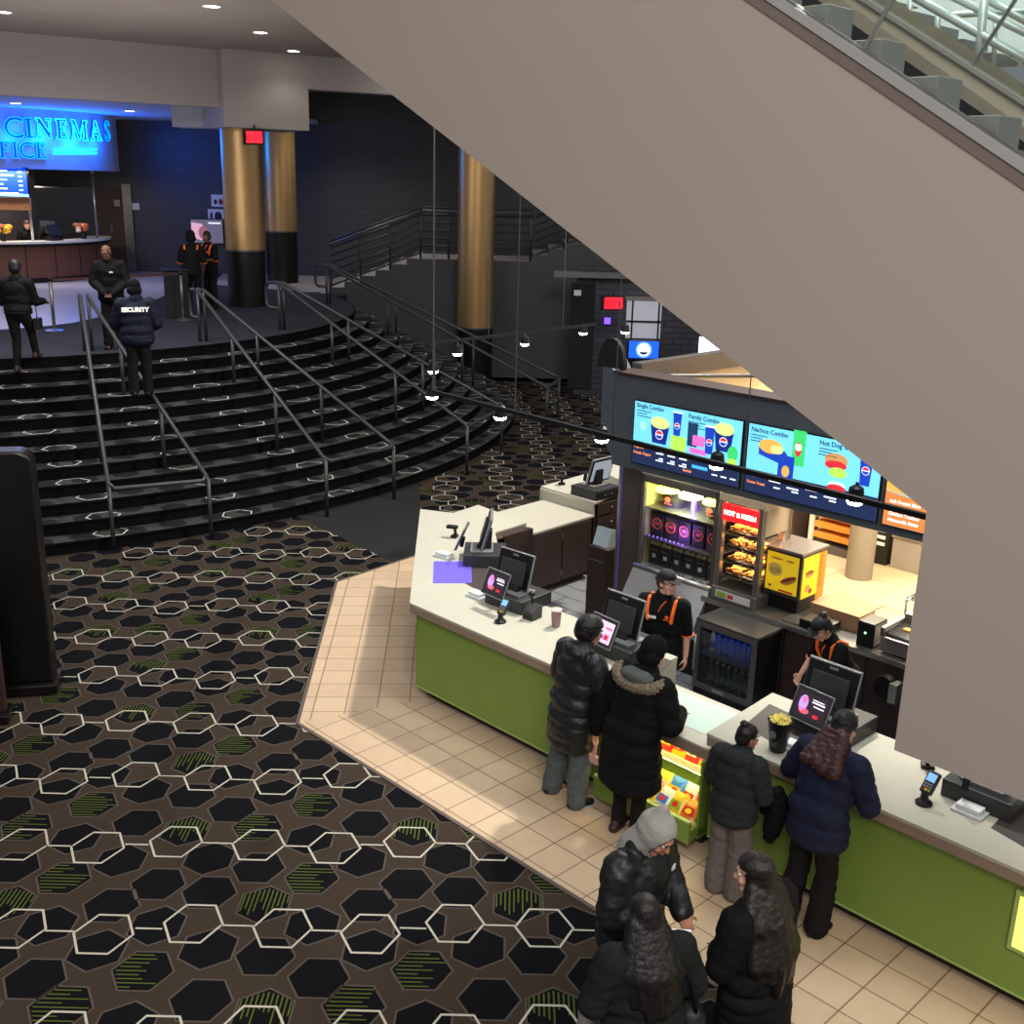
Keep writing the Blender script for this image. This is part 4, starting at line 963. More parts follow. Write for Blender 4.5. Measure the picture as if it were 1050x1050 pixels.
pol(sc1, D_(a0+wd*.1, zb+.45, .06, .07), m_skyl, 2); pol(sc1, rect(a0+wd*.37, a0+wd*.51, zb+.26, zb+.42), m_lime, 5)
ttl(sc1, 'Family Combo', a0+wd*.52, zt-.085, .068); small(sc1, a0+wd*.52, zt-.125, .24, 3); tub(sc1, a0+wd*.84, zb+.36, .34, .34); cupm(sc1, a0+wd*.72, zb+.3, .17, .38, 6)
pol(sc1, rect(a0+wd*.52, a0+wd*.61, zb+.34, zb+.6), m_txt, 2); pol(sc1, rect(a0+wd*.57, a0+wd*.68, zb+.36, zb+.47), m_pnk, 4); pol(sc1, rect(a0+wd*.55, a0+wd*.7, zb+.27, zb+.33), m_pnk, 4); pol(sc1, D_(a0+wd*.93, zb+.36, .09, .11), m_grn, 9); pol(sc1, D_(a0+wd*.93, zb+.27, .09, .05), m_lime, 10)
for i, (w_, x_) in enumerate((('Popcorn', .03), ('Frozen Yogurt', .03))): ttl(sc1, w_, a0+x_, zb+.19-.065*i, .042, m_org)
ttl(sc1, 'Premium Drinks', a0+wd*.5, zb+.19, .038, m_org); ttl(sc1, 'Bottled', a0+wd*.5, zb+.05, .038, m_org)
for i in range(3):
    for j in range(2): pol(sc1, rect(a0+wd*(.24+.11*i), a0+wd*(.31+.11*i), zb+.17-.08*j, zb+.185-.08*j), m_wh, 3, 'price'); pol(sc1, rect(a0+wd*(.27+.11*i), a0+wd*(.31+.11*i), zb+.195-.08*j, zb+.21-.08*j), m_wh, 3, 'price')
pol(sc1, rect(a0+wd*.58, a0+wd*.72, zb+.11, zb+.145), emis('menu_cyan', (70, 180, 250), 1.1), 3, 'logo_row')
for i in range(3): pol(sc1, rect(a0+wd*(.76+.08*i), a0+wd*(.81+.08*i), zb+.08, zb+.095), m_wh, 3, 'price')
sc2 = mscreen(b0, b1, zb2, zt, .25); wd = b1-b0
ttl(sc2, 'Nachos Combo', b0+.04, zt-.085, .068); small(sc2, b0+.04, zt-.125, .2, 3)
pol(sc2, [(b0+wd*.1, zb+.42), (b0+wd*.28, zb+.36), (b0+wd*.34, zb+.44), (b0+wd*.3, zb+.5), (b0+wd*.1, zb+.56)], m_blu, 2); pol(sc2, D_(b0+wd*.19, zb+.52, .19, .1), m_tan, 3); pol(sc2, D_(b0+wd*.24, zb+.5, .1, .06), m_popm, 4)
pol(sc2, rect(b0+wd*.355, b0+wd*.45, zb+.38, zb+.74), m_grn, 2); pol(sc2, D_(b0+wd*.4, zb+.55, .05, .1), m_rd, 3); pol(sc2, D_(b0+wd*.4, zb+.57, .05, .05), m_wh, 4)
pol(sc2, rect(b0+wd*.26, b0+wd*.38, zb+.2, zb+.46), m_blu, 5); pol(sc2, D_(b0+wd*.32, zb+.3, .06, .08), m_tan, 6)
ttl(sc2, 'Hot Dog Combo', b0+wd*.55, zt-.085, .068); small(sc2, b0+wd*.55, zt-.125, .2, 3)
pol(sc2, D_(b0+wd*.68, zb+.52, .17, .09), m_brn, 2); pol(sc2, D_(b0+wd*.68, zb+.47, .16, .06), m_rd, 3); pol(sc2, D_(b0+wd*.7, zb+.4, .13, .07), m_lime, 4); pol(sc2, D_(b0+wd*.7, zb+.24, .14, .06), m_rd, 4); pol(sc2, D_(b0+wd*.7, zb+.28, .12, .04), m_wh, 3); cupm(sc2, b0+wd*.89, zb+.33, .19, .45)
ttl(sc2, 'Candy', b0+.04, zb+.18, .038, m_org); ttl(sc2, 'Frozen Treats', b0+.04, zb+.1, .038, m_org); ttl(sc2, 'Bottles', b0+wd*.43, zb+.17, .038, m_org)
for i in range(4): pol(sc2, rect(b0+wd*(.2+.14*i), b0+wd*(.29+.14*i), zb+.16-.03*(i % 2), zb+.175-.03*(i % 2)), m_wh, 3, 'price'); pol(sc2, rect(b0+wd*(.24+.14*i), b0+wd*(.29+.14*i), zb+.1, zb+.115), m_wh, 3, 'price')
sc3 = mscreen(c0, c1, zb2, zt, .02); m_or3 = emis('menu_orange_band', (222, 136, 70), .9)
pol(sc3, [(c0+.012, zb+.012), (c1-.3, zb+.012), (c1-.3, zb+.2), (c0+.012, zb+.34)], m_or3, 2, 'price_band'); pol(sc3, [(c0+.012, zb+.345), (c0+.4, zb+.31), (c0+.2, zb+.4), (c0+.012, zb+.55)], m_tan, 3); pol(sc3, D_(c0+.42, zb+.52, .16, .09), m_lime, 3)
for i, w_ in enumerate(('Soft Pretzel Bites', 'Loaded Fries', 'Chicken Tenders', 'Mozzarella Sticks')): ttl(sc3, w_, c0+.06, zb+.235-.06*i, .044, m_wh)

# back bar counter
bb = sthing('back_bar', 'dark back bar counter with steel top under the menu board', 'counter', 0, 0)
Wb = [(1.62, 2.78), (6.4, 2.78), (6.4, 3.65), (1.62, 3.65)]
MB().prism(Wb, .89, .92).build('worktop', m_steeld, bb); MB().prism(inset(Wb, .02), .1, .89).build('carcass', m_brown, bb); MB().box(1.62, 6.4, 2.775, 2.79, .87, .92).build('steel_edge', m_steel, bb)
MB().prism(inset(Wb, .08), 0, .1).build('plinth', m_toe, bb)
MB().box(4.05, 4.9, 2.765, 2.782, .12, .42).build('access_panel', mat('panel_grey', (92, 88, 86), .5, var=.05), bb, label='grey access panel')
for a in (2.68, 3.1, 3.6): MB().box(a, a+.008, 2.772, 2.785, .1, .86).build('panel_joint', m_blk, bb)
# popcorn warmer cabinet
pcx0, pcx1, pf = .58, 1.66, 2.92
pcab = sthing('popcorn_cabinet', 'tall glass popcorn cabinet with yellow heat lamps and black buckets', 'display cabinet', 0, 0)
MB().box(pcx0, pcx1, pf+.5, pf+.55, 0, 2.16).build('back_panel', m_blkm, pcab); MB().box(pcx0, pcx1, pf, pf+.55, 2.06, 2.2).build('top', m_cream, pcab)
for a in (pcx0, pcx1-.05): MB().box(a, a+.05, pf, pf+.05, .98, 2.08).build('post', m_fr, pcab)
MB().box(pcx0-.0, pcx0+.04, pf+.05, pf+.5, .98, 2.08).build('side_wall', mat('cabinet_inner_pale', (190, 182, 130), .3, var=.1), pcab)
MB().box(pcx0, pcx1, pf, pf+.04, 1.99, 2.08).build('header', m_fr, pcab)
MB().prism([(pf-.28, .45), (pf-.28, .62), (pf-.06, .96), (pf, 1.0), (pf+.5, 1.0), (pf+.5, .45)], pcx0, pcx1, T=Matrix(((0, 0, 1, 0), (1, 0, 0, 0), (0, 1, 0, 0), (0, 0, 0, 1)))).build('apron', mat('steel_pale', (196, 196, 196), .25, .7, var=.06), pcab, label='sloped steel apron')
MB().box(pcx0, pcx1, pf-.25, pf+.5, 0, .45).build('base', m_blkm, pcab)
MB().cyl((pcx0, pf-.04, .985), (pcx1, pf-.04, .985), .03).build('edge_bar', m_steel, pcab, True)
for z in (1.32, 1.68): MB().box(pcx0+.05, pcx1-.05, pf+.04, pf+.5, z, z+.012).build('shelf', m_steeld, pcab)
MB().face([(pcx0+.05, pf+.012, 1.0), (pcx1-.05, pf+.012, 1.0), (pcx1-.05, pf+.012, 2.0), (pcx0+.05, pf+.012, 2.0)]).build('glass_front', glass('glass_clear'), pcab)
m_lampy = emis('heat_lamp_yellow', (255, 236, 90), 9); m_lampw = emis('heat_lamp_white', (255, 250, 220), 14)
for i in range(3):
    a = pcx0+.25+i*.33; MB().lathe([(.14, 0), (.13, .03), (.06, .07)], 20, c=(a, pf+.17, 1.89)).build('heat_lamp', m_lampw if i == 1 else m_lampy, pcab, 2)
MB().box(1.08, 1.13, pf+.3, pf+.34, 1.02, 1.95).build('light_strip', emis('strip_violet', (120, 80, 255), 1.6), pcab); 
mb_ = MB()
for i in range(9): MB().ell((pcx0+.1+i*.06, pf+.08, 1.345), .008, sub=1).build('violet_led', emis('strip_violet_hot', (150, 110, 255), 5), pcab)
m_logo = mat('print_logo_red', (205, 84, 66), .5, var=.05, emit=.15); m_tanp = mat('paper_tan', (196, 182, 120), .8, var=.1)
for i in range(2):
    a = pcx0+.27+i*.58
    t = thing('popcorn_bucket', 'large black bucket on the top shelf of the popcorn cabinet, '+('left one' if i == 0 else 'right one'), 'popcorn bucket', S(a, pf+.3, 1.693), HD, 'buckets in the popcorn cabinet'); t.scale = (.9, .9, .72)
    MB().lathe([(.13, 0), (.17, .25), (.175, .255)], 24).build('bucket', m_bkt, t, 2); MB().prism(disc(0, .14, .045), .158, .163, T=RX90).build('emblem', m_logo, t); MB().box(-.06, .06, -.152, -.147, .06, .075).build('wordmark', m_logo, t)
m_bag = mat('bag_black_paper', (44, 40, 44), .45, var=.15)
def sack(label, a, z, w, h, style):
    t = thing('popcorn_bag', label, 'popcorn bag', S(a, pf+.2, z), HD, 'paper bags in the popcorn cabinet')
    MB().box(-w/2, w/2, -.05, .05, 0, h).build('bag', m_bag, t, bevel=.008)
    if style: 
        ring_ = [(q[0], q[1]) for q in disc(0, h*.55, w*.36)]; MB().tube([(x, -.053, z_) for x, z_ in ring_], .010, 6, True).build('ring_print', m_logo, t); MB().box(-w*.18, w*.18, -.054, -.051, h*.5, h*.62).build('wordmark', m_logo, t)
    else:
        MB().box(-.026, .026, -.053, -.051, h*.3, h*.52).build('square_print', m_white, t); MB().box(-.05, .05, -.053, -.051, h*.7, h*.76).build('wordmark', m_steel, t)
        MB().prism([(-w*.5, h), (w*.5, h), (w*.4, h+.05), (w*.1, h+.02), (-w*.2, h+.06)], -.045, .045, T=RX90).build('paper_top', m_tanp, t)
for i in range(5): sack('black popcorn bag with red ring print, %s from the left on the middle shelf' % ords[i], pcx0+.15+i*.195, 1.333, .17, .27, True)
for i in range(6): sack('black popcorn bag with small white square, %s from the left on the lowest shelf' % ords[i], pcx0+.13+i*.165, 1.0, .15, .22, False)
# hot food warmer
wx0, wx1, wf = 1.70, 2.26, 2.86
hw = sthing('food_warmer', 'tall steel hot food warmer with red lit header and trays of fries', 'food warmer', 0, 0)
m_ws = mat('warmer_steel', (150, 142, 138), .3, .7, var=.06)
MB().box(wx0, wx1, wf+.5, wf+.56, .93, 2.06).build('back_panel', m_ws, hw); MB().box(wx0, wx1+.02, wf, wf+.56, 2.02, 2.1).build('top', mat('warmer_top_cream', (226, 204, 168), .4, var=.05), hw)
for a in (wx0, wx1-.06): MB().box(a, a+.06, wf, wf+.07, .93, 2.04).build('post', m_ws, hw, bevel=.006)
MB().box(wx1-.03, wx1, wf+.45, wf+.56, .93, 2.04).build('rear_post', m_ws, hw); MB().box(wx1-.03, wx1, wf, wf+.56, 1.72, 2.02).build('side_upper', mat('warmer_side_beige', (190, 168, 140), .4, var=.05), hw)
MB().box(wx0, wx1, wf-.02, wf+.56, .922, 1.06).build('base', m_ws, hw, bevel=.006)
cp_ = MB().box(wx0+.06, wx1-.06, wf-.026, wf-.02, .95, 1.03).build('control_strip', m_white, hw); MB().box(wx0+.08, wx0+.2, wf-.03, wf-.026, .96, 1.02).build('keypad', BM['green'], cp_); MB().box(wx0+.22, wx0+.29, wf-.03, wf-.026, .97, 1.01).build('readout', mat('readout_red', (140, 20, 30), .3, var=0, emit=.6), cp_)
hd_ = MB().box(wx0+.055, wx1-.055, wf-.012, wf+.03, 1.82, 2.0).build('header_sign', emis('warmer_red', (220, 30, 36), 1.3), hw)
text('lettering', 'HOT & FRESH', .066, emis('warmer_letter', (255, 235, 215), 3.5), hd_, facing((wx0+wx1)/2, -.0, 1.887) @ Matrix.Translation((0, 0, -wf+.014)), center=True, bold=.003)
m_fry = mat('fries_orange', (240, 150, 60), .6, var=.35, scale=40); m_trayd = mat('tray_dark', (60, 40, 32), .5, var=.1)
for i, z in enumerate((1.18, 1.34, 1.5, 1.66)):
    MB().box(wx0+.05, wx1-.05, wf+.06, wf+.5, z-.012, z-.004).build('shelf', m_steel, hw)
    for j in range(2):
        t = thing('fries_tray', 'hot snack tray in the food warmer, %s shelf from the bottom, %s' % (ords[i], ('left', 'right')[j]), 'food tray', S(wx0+.17+j*.22, wf+.26, z-.003), HD, 'snack trays in the food warmer')
        MB().prism([(-.1, -.17), (.1, -.17), (.1, .17), (-.1, .17)], 0, .025).build('tray', m_trayd, t)
        mb = MB(); rn = random.Random(i*7+j)
        for q in range(44):
            c = Vector((rn.uniform(-.08, .08), rn.uniform(-.15, .15), .03+rn.uniform(0, .035))); mb.ell(c, (.03, .02, .016), Matrix.Rotation(rn.random()*6, 3, 'Z'), 1)
        o = mb.build('snacks', m_fry, t, True); o['kind'] = 'stuff'
for z in (1.80, 1.645, 1.485, 1.325): MB().box(wx0+.08, wx1-.08, wf+.2, wf+.26, z-.012, z).build('lamp', emis('warmer_hidden_fill', (255, 220, 175), 45), hw)  # tubes added out of sight under the shelves to brighten the trays
MB().face([(wx0+.06, wf+.01, 1.06), (wx1-.06, wf+.01, 1.06), (wx1-.06, wf+.01, 1.82), (wx0+.06, wf+.01, 1.82)]).build('glass_front', glass('glass_clear'), hw)
# hot dog box
hb = sthing('hot_dog_box', 'grey steel hot dog box with yellow hot dog pictures on the back bar', 'hot dog box', 2.42, 3.06, .92)
hbw, hbd, hz0, hz1 = .44, .5, .16, .66
m_hby = mat('poster_yellow', (244, 206, 36), .4, var=.06, emit=.35); m_hbb = mat('box_graphite', (66, 62, 60), .4, .2, var=.06)
MB().box(-hbw/2, hbw/2, 0, hbd, hz0, hz1).build('body', m_hbb, hb, bevel=.008); MB().box(-hbw/2-.01, hbw/2+.01, -.01, hbd+.01, hz1, hz1+.025).build('top', m_ws, hb)
MB().box(-hbw/2+.03, hbw/2-.03, .04, hbd-.04, 0.001, hz0).build('base', m_blk, hb)
f = MB().box(-hbw/2+.03, hbw/2-.03, -.008, 0, hz0+.05, hz1-.03).build('front_poster', m_hby, hb)
m_popm2 = mat('print_pale_yellow', (250, 232, 130), .5, var=.05); m_dog = mat('print_sausage', (150, 60, 40), .5, var=.1); m_bun = mat('print_bun', (214, 160, 84), .5, var=.1)
for x, z, rx, rz, m in ((-.08, .45, .09, .075, m_popm2), (-.08, .44, .06, .04, m_bun), (-.07, .57, .08, .012, m_bun), (.09, .57, .05, .012, m_bun), (-.13, .26, .016, .016, m_dog)):
    MB().prism(disc(x, z, rx, rz, 14), .009, .011, T=RX90).build('print', m, f)
Tq = Matrix.Translation((.09, 0, .36)) @ Matrix.Rotation(R_(-28), 4, 'Y')
MB().prism(disc(0, 0, .1, .04, 16), .0095, .0115, T=Tq @ RX90).build('print', m_bun, f); MB().prism(disc(0, .012, .105, .018, 16), .012, .0135, T=Tq @ RX90).build('print', m_dog, f)
MB().box(-.02, .15, -.012, -.009, hz0+.06, hz0+.08).build('wordmark', BM['red'], f)
YZ = Matrix(((0, 0, 1, 0), (1, 0, 0, 0), (0, 1, 0, 0), (0, 0, 0, 1)))
sp = MB().box(hbw/2, hbw/2+.008, .03, hbd*.66, hz0+.02, hz1-.03).build('side_poster', m_hby, hb)
for y, z, ry, rz, m in ((.16, .44, .08, .04, m_bun), (.16, .45, .08, .02, m_dog), (.14, .28, .05, .04, m_bun), (.2, .24, .03, .03, m_dog)): MB().prism(disc(y, z, ry, rz, 14), hbw/2+.009, hbw/2+.011, T=YZ).build('print', m, sp)
so = MB().box(hbw/2, hbw/2+.008, hbd*.66, hbd-.02, hz0-.05, hz1-.03).build('side_strip', mat('poster_orange', (240, 140, 40), .4, var=.06, emit=.25), hb)
text('lettering', 'NACHOS', .085, mat('print_deep_orange', (186, 70, 20), .5, var=0), so, Matrix.Translation((hbw/2+.009, hbd*.7, hz1-.06)) @ Matrix.Rotation(R_(90), 4, 'Z') @ RX90 @ Matrix.Rotation(R_(-90), 4, 'Z'))
# undercounter fridge
fx0, fx1, fy0 = 1.9, 2.64, 2.36
fg = sthing('drinks_fridge', 'black undercounter glass door fridge full of bottles', 'fridge', 0, 0)
MB().box(fx0, fx1, fy0+.42, fy0+.44, .06, .84).build('back', m_blk, fg); MB().box(fx0-.01, fx1+.01, fy0-.02, fy0+.44, .84, .87).build('top', mat('fridge_top', (70, 70, 68), .4, var=.1), fg)
for a in (fx0, fx1-.02): MB().box(a, a+.02, fy0, fy0+.42, .06, .84).build('side', m_blk, fg)
MB().box(fx0, fx1, fy0, fy0+.42, .0, .1).build('base', m_blk, fg)
dr = MB().box(fx0, fx0+.05, fy0-.03, fy0, .1, .84).build('door', m_fr, fg)
for x0, x1, z0, z1 in ((fx1-.05, fx1, .1, .84), (fx0+.05, fx1-.05, .79, .84), (fx0+.05, fx1-.05, .1, .16)): MB().box(x0, x1, fy0-.03, fy0, z0, z1).build('door_rail', m_fr, dr)
MB().face([(fx0+.05, fy0-.012, .16), (fx1-.05, fy0-.012, .16), (fx1-.05, fy0-.012, .79), (fx0+.05, fy0-.012, .79)]).build('pane', glass('glass_fridge', (196, 206, 212), .2), dr)
MB().cyl((fx0+.025, fy0-.06, .3), (fx0+.025, fy0-.06, .7), .014).build('handle', m_steel, dr, True); MB().box(fx0+.26, fx0+.4, fy0-.034, fy0-.03, .112, .148).build('badge', m_steel, dr)
MB().box(fx0+.02, fx1-.02, fy0+.02, fy0+.4, .46, .47).build('shelf', m_steeld, fg)
MB().box(fx0+.05, fx1-.05, fy0+.02, fy0+.04, .825, .835).build('light', emis('fridge_light', (200, 220, 255), 12), fg)
bot = None
m_bb = mat('bottle_blue', (32, 70, 170), .2, var=.1); m_bc = mat('bottle_clear', (150, 160, 160), .15, var=.1); m_bw = mat('bottle_water', (70, 84, 92), .2, var=.2)
def bottle(label, a, z, m, m2):
    t = thing('bottle', label, 'bottle', S(a, fy0+.16, z), HD, 'bottles in the fridge')
    MB().lathe([(.028, 0), (.032, .01), (.032, .14), (.024, .19), (.012, .22), (.012, .25)], 14).build('bottle_body', m, t, 2); MB().lathe([(.015, .245), (.015, .27)], 12).build('cap', m_white, t, 2); MB().lathe([(.0328, .05), (.0328, .12)], 14).build('label_band', m2, t, 2)
for i in range(8):
    bottle('blue bottle, %s from the left on the upper fridge shelf' % ords[i], fx0+.095+i*.078, .471, m_bc if i < 1 else m_bb, m_bb)
    bottle('clear water bottle, %s from the left on the lower fridge shelf' % ords[i], fx0+.095+i*.078, .101, m_bw, m_bc)
# bench things on the right part of the back bar
def roller():
    t = sthing('roller_grill', 'steel roller grill with row of rollers at the right end of the back bar', 'roller grill', 4.0, 2.86, .92)
    MB().box(-.32, .5, 0, .5, 0.02, .17).build('body', m_ws, t, bevel=.008)
    MB().box(-.3, .5, .42, .5, .17, .3).build('back_guard', m_ws, t)
    for i in range(7): MB().cyl((-.3, .06+i*.055, .19), (.5, .06+i*.055, .19), .018).build('roller', m_steel, t, True)
    MB().box(-.33, -.29, 0, .5, .17, .26).build('side_guard', m_steeld, t); MB().box(.22, .38, -.01, 0, .05, .13).build('control_panel', m_blk, t)
    for x in (.25, .30, .35): MB().cyl((x, -.01, .09), (x, -.025, .09), .016).build('dial', m_grey_l, t)
    MB().box(-.2, .3, .2, .26, .21, .225).build('sausage', m_fry, t)
roller()
t = sthing('napkin_dispenser', 'dark dispenser box with small green light, left of the roller grill', 'dispenser', 3.52, 2.92, .92)
MB().box(-.09, .09, -.06, .2, 0, .26).build('body', m_blk, t, bevel=.012); MB().box(.09, .095, -.05, .18, .03, .24).build('side_plate', m_steel, t); MB().ell((.0, -.063, .15), .012, sub=1).build('light', emis('led_green', (140, 255, 180), 4), t)
t = sthing('cardboard_box', 'brown open cardboard box on the back bar behind the bending staff member', 'box', 3.02, 3.3, .92)
m_card = mat('cardboard', (172, 132, 100), .8, var=.1)
MB().box(-.28, .28, -.16, .16, 0, .17).build('box_body', m_card, t); MB().box(-.28, .28, .16, .36, .16, .17).build('flap', m_card, t)
t = sthing('paper_stack', 'loose white papers on the back bar before the kitchen opening', 'papers', 3.5, 3.4, .92)
for i in range(3): MB().box(-.14, .14, -.1, .1, .003+i*.006, .006+i*.006, T=Matrix.Rotation(R_(20*i-15), 4, 'Z')).build('sheet', m_white, t)
t = sthing('griddle', 'dark flat pan behind the bending staff member on the back bar', 'pan', 2.98, 2.93, .92)
MB().box(-.18, .16, -.1, .16, 0, .1).build('pan', m_blk, t, bevel=.02); MB().box(-.38, -.19, -.1, .14, 0, .02).build('tray', m_steel, t)
t = sthing('towel_dispenser', 'black rounded paper towel dispenser on the back bar front', 'dispenser', 3.88, 2.70, .56)
MB().lathe([(.11, -.06), (.115, 0), (.11, .06)], 24, T=Matrix.Translation((0, 0, .12)) @ Matrix.Rotation(R_(90), 4, 'X')).build('cover', m_blk, t, 2); MB().box(.06, .14, -.09, .05, 0, .2).build('metal_side', m_steel, t, bevel=.01)
t = sthing('hand_sink', 'small steel hand sink fixed to the back bar beside the escalator edge', 'sink', 4.45, 2.62, .5)
MB().prism([(-.22, -.14), (.22, -.14), (.22, .14), (-.22, .14)], 0, .02).build('rim', m_steel, t); MB().prism([(-.19, -.11), (.19, -.11), (.19, .11), (-.19, .11)], -.1, .001).build('basin', m_steeld, t); MB().prism([(-.17, -.09), (.17, -.09), (.17, .09), (-.17, .09)], .0205, .022).build('basin_shade', m_blk, t)  # flat black plate stands in for the shade inside the basin
t = sthing('sneeze_guard', 'clear acrylic sneeze guard with thin steel legs above the roller grill', 'sneeze guard', 3.7, 3.5, .92)
for x in (-.1, .75): MB().cyl((x, 0, 0), (x, 0, .35), .012).build('leg', m_steel, t, True); MB().cyl((x, -.02, .35), (x, .3, .36), .012).build('bracket', m_steel, t, True)
MB().box(-.12, .78, 0, .3, .36, .368).build('pane', glass('glass_clear'), t)
# kitchen: column, rear benches, upper walls open to the hall
p = atz(880, 592, 0); a_, b_ = ab(p)
t = sthing('round_post', 'pale round column standing in the yellow lit kitchen', 'column', a_, b_); MB().lathe([(.185, 0), (.185, 2.9)], 32).build('shaft', mat('post_beige', (136, 124, 108), .6, var=.04), t, 2)
m_warmw = mat('kitchen_wall', (220, 190, 148), .8, var=.06)
def swall(nm, a0, a1, b0, b1, z0, z1, m): return struct(MB().box(a0, a1, b0, b1, z0, z1).build(nm, m, T=TS))
swall('wall_kitchen_back', -1.1, 9, 12.5, 12.6, 0, 3.0, m_warmw); swall('wall_kitchen_left', -.1, 0, 3.6, 12.5, 2.25, 3.0, m_warmw); struct(MB().prism([(.28, 3.55), (-1.0, 5.85), (-1.0, 12.5), (-1.1, 12.5), (-1.1, 5.8), (.2, 3.5)], 0, 2.3).build('wall_kitchen_side', m_warmw, T=TS))
swall('trim_8', -.12, .02, 3.5, 12.6, 2.98, 3.2, m_steeld)
MB().tube([(-.05, 3.4, 2.75), (1.0, 4.6, 2.8), (2.2, 5.2, 2.75)], .02).build('trim_9', m_steeld, T=TS)['kind'] = 'structure'
swall('trim_10', .0, 6, 4.9, 5.0, 2.72, 2.8, m_steeld)
for nm_, a0_, a1_, bq, z0_, z1_, mm in (('trim_11', .02, .9, 9.0, 2.2, 2.75, mat('kitchen_panel_tan', (206, 150, 104), .6, var=.08)), ('trim_12', 1.0, 1.25, 8.0, 1.9, 2.95, mat('kitchen_post_wood', (222, 186, 138), .6, var=.06)), ('trim_13', 1.9, 3.4, 9.0, 2.1, 2.8, mat('kitchen_panel_tan', (206, 150, 104), .6, var=.08))): swall(nm_, a0_, a1_, bq, bq+.15, z0_, z1_, mm)
MB().tube([(.1, 8.8, 2.6), (.6, 8.7, 2.55), (.62, 8.7, 2.9), (1.0, 7.9, 2.95)], .03).build('trim_14', m_fr, T=TS)['kind'] = 'structure'
MB().box(.3, 3.5, 7.3, 7.4, 2.85, 2.93).build('trim_15', m_cream, T=TS)['kind'] = 'structure'
MB().tube([(.0, 4.0, 3.0), (3.0, 8.2, 3.0)], .025).build('trim_16', m_fr, T=TS)['kind'] = 'structure'
def kitem(nm, label, cat, x, y, z, w, d, h, m, m2):
    a, b = abz(x, y, z); t = sthing(nm, label, cat, a, b, z); MB().box(-w/2, w/2, -d/2, d/2, 0, h*.8).build('body', m, t, bevel=.01); MB().box(-w/2-.01, w/2+.01, -d/2-.01, d/2+.01, h*.8, h).build('top', m2, t)
t = sthing('kitchen_cabinet', 'brown kitchen cabinet with pale top, left behind the food warmer', 'cabinet', -.45, 7.9)
MB().box(-.4, .32, -.35, .35, 0, .72).build('body', m_brown, t); MB().box(-.42, .34, -.37, .37, .72, .76).build('top', m_warmw, t); MB().box(-.36, .28, -.358, -.35, .08, .66).build('door', mat('door_redbrown', (112, 74, 62), .5, var=.1), t)
t = sthing('pizza_warmer', 'glazed warmer with orange trays between brown cabinet and pale column', 'food warmer', .42, 8.0)
MB().box(-.4, .4, -.3, .3, 0, .12).build('base', m_fr, t); MB().box(-.4, .4, .26, .3, .12, 1.3).build('back', m_ws, t); MB().box(-.4, .4, -.3, .3, 1.3, 1.36).build('top', m_ws, t)
for x in (-.4, .34): MB().box(x, x+.06, -.3, -.24, .12, 1.3).build('post', m_cream, t)
for z in (.2, .36, .52): MB().box(-.33, .33, -.25, .22, z, z+.09).build('tray', m_fry, t)
MB().box(-.3, .3, -.05, .05, 1.27, 1.29).build('lamp', emis('warmer_tube', (255, 226, 190), 14), t)
t = sthing('kitchen_bench', 'low grey kitchen bench with cartons, right of the pale column', 'bench', 2.3, 8.2); MB().box(-1.0, 1.0, -.35, .35, 0, .47).build('cabinet', mat('bench_grey', (150, 138, 128), .4, .2, var=.05), t); MB().box(-1.02, 1.02, -.37, .37, .47, .51).build('worktop', m_steel, t)
rn = random.Random(4); cnames = ['pink', 'red', 'red', 'white', 'white', 'yellow']
for i in range(6):
    c_ = cnames[i]; t = sthing('snack_carton', '%s carton, %s from the left on the far kitchen bench' % (c_, ords[i]), 'carton', 1.45+i*.22, 8.1, .511)
    MB().box(-.09, .09, -.08, .08, 0, .18+.12*rn.random()).build('carton_body', BM[c_], t, bevel=.006); MB().box(-.05, .05, -.083, -.08, .05, .12).build('print', m_white if c_ != 'white' else BM['red'], t)
t = sthing('cup_rack', 'black rack of white lids standing in the kitchen right of the column', 'rack', 1.1, 7.95); MB().box(-.13, .13, -.1, .1, 0, .95).build('frame', m_blk, t)
for i in range(6): MB().box(-.06, .08, -.13, -.1, .3+i*.1, .345+i*.1).build('lid_stack', m_white, t)
# ================================================================== ESCALATOR, TRACK LIGHTS, LIGHT
b0 = -1.94; b1 = b0+1.2
TAN = math.tan(R_(30.2))
ta, tz = atb(927, 81.5, b0); ba, bz = atb(617, 262, b0); va, vz = atb(950, 525, b0); ha, hz = atb(985, 796, b0)
ztop = lambda a: tz-(a-ta)*TAN
_p, _q = atb(330, 41, b0), atb(949, 523, b0)                        # the lower edge is a little flatter than the deck
zbot = lambda a: _p[1]+(a-_p[0])*(_q[1]-_p[1])/(_q[0]-_p[0])
aU, aE = -3.5, 10.5
XZb = lambda: RX90
m_clad = mat('escalator_cladding', (168, 154, 143), .6, var=.03, scale=.8)
m_clad2 = mat('escalator_inner_beige', (196, 182, 162), .5, var=.04)
m_decks = mat('escalator_deck_steel', (190, 186, 180), .35, .5, var=.05)
m_gap = mat('escalator_trim_brown', (116, 102, 94), .6, var=.05)
m_step = mat('escalator_step', (176, 173, 168), .6, .0, var=.1)
es = sthing('escalator', 'huge beige clad escalator with glass balustrade crossing the upper right of the picture', 'escalator', 0, b0)
def sl(a0, a1, lo, hi, y0, y1, nm, m, par=None, **k):
    return MB().prism([(a0, lo(a0)), (a1, lo(a1)), (a1, hi(a1)), (a0, hi(a0))], -y1, -y0, T=RX90).build(nm, m, par or es, **k)
prof = [(aU, zbot(aU)), (va, zbot(va)), (va, hz), (aE, hz), (aE, max(hz+.1, ztop(aE))), (aU, ztop(aU))]
zt9 = ztop(aE)
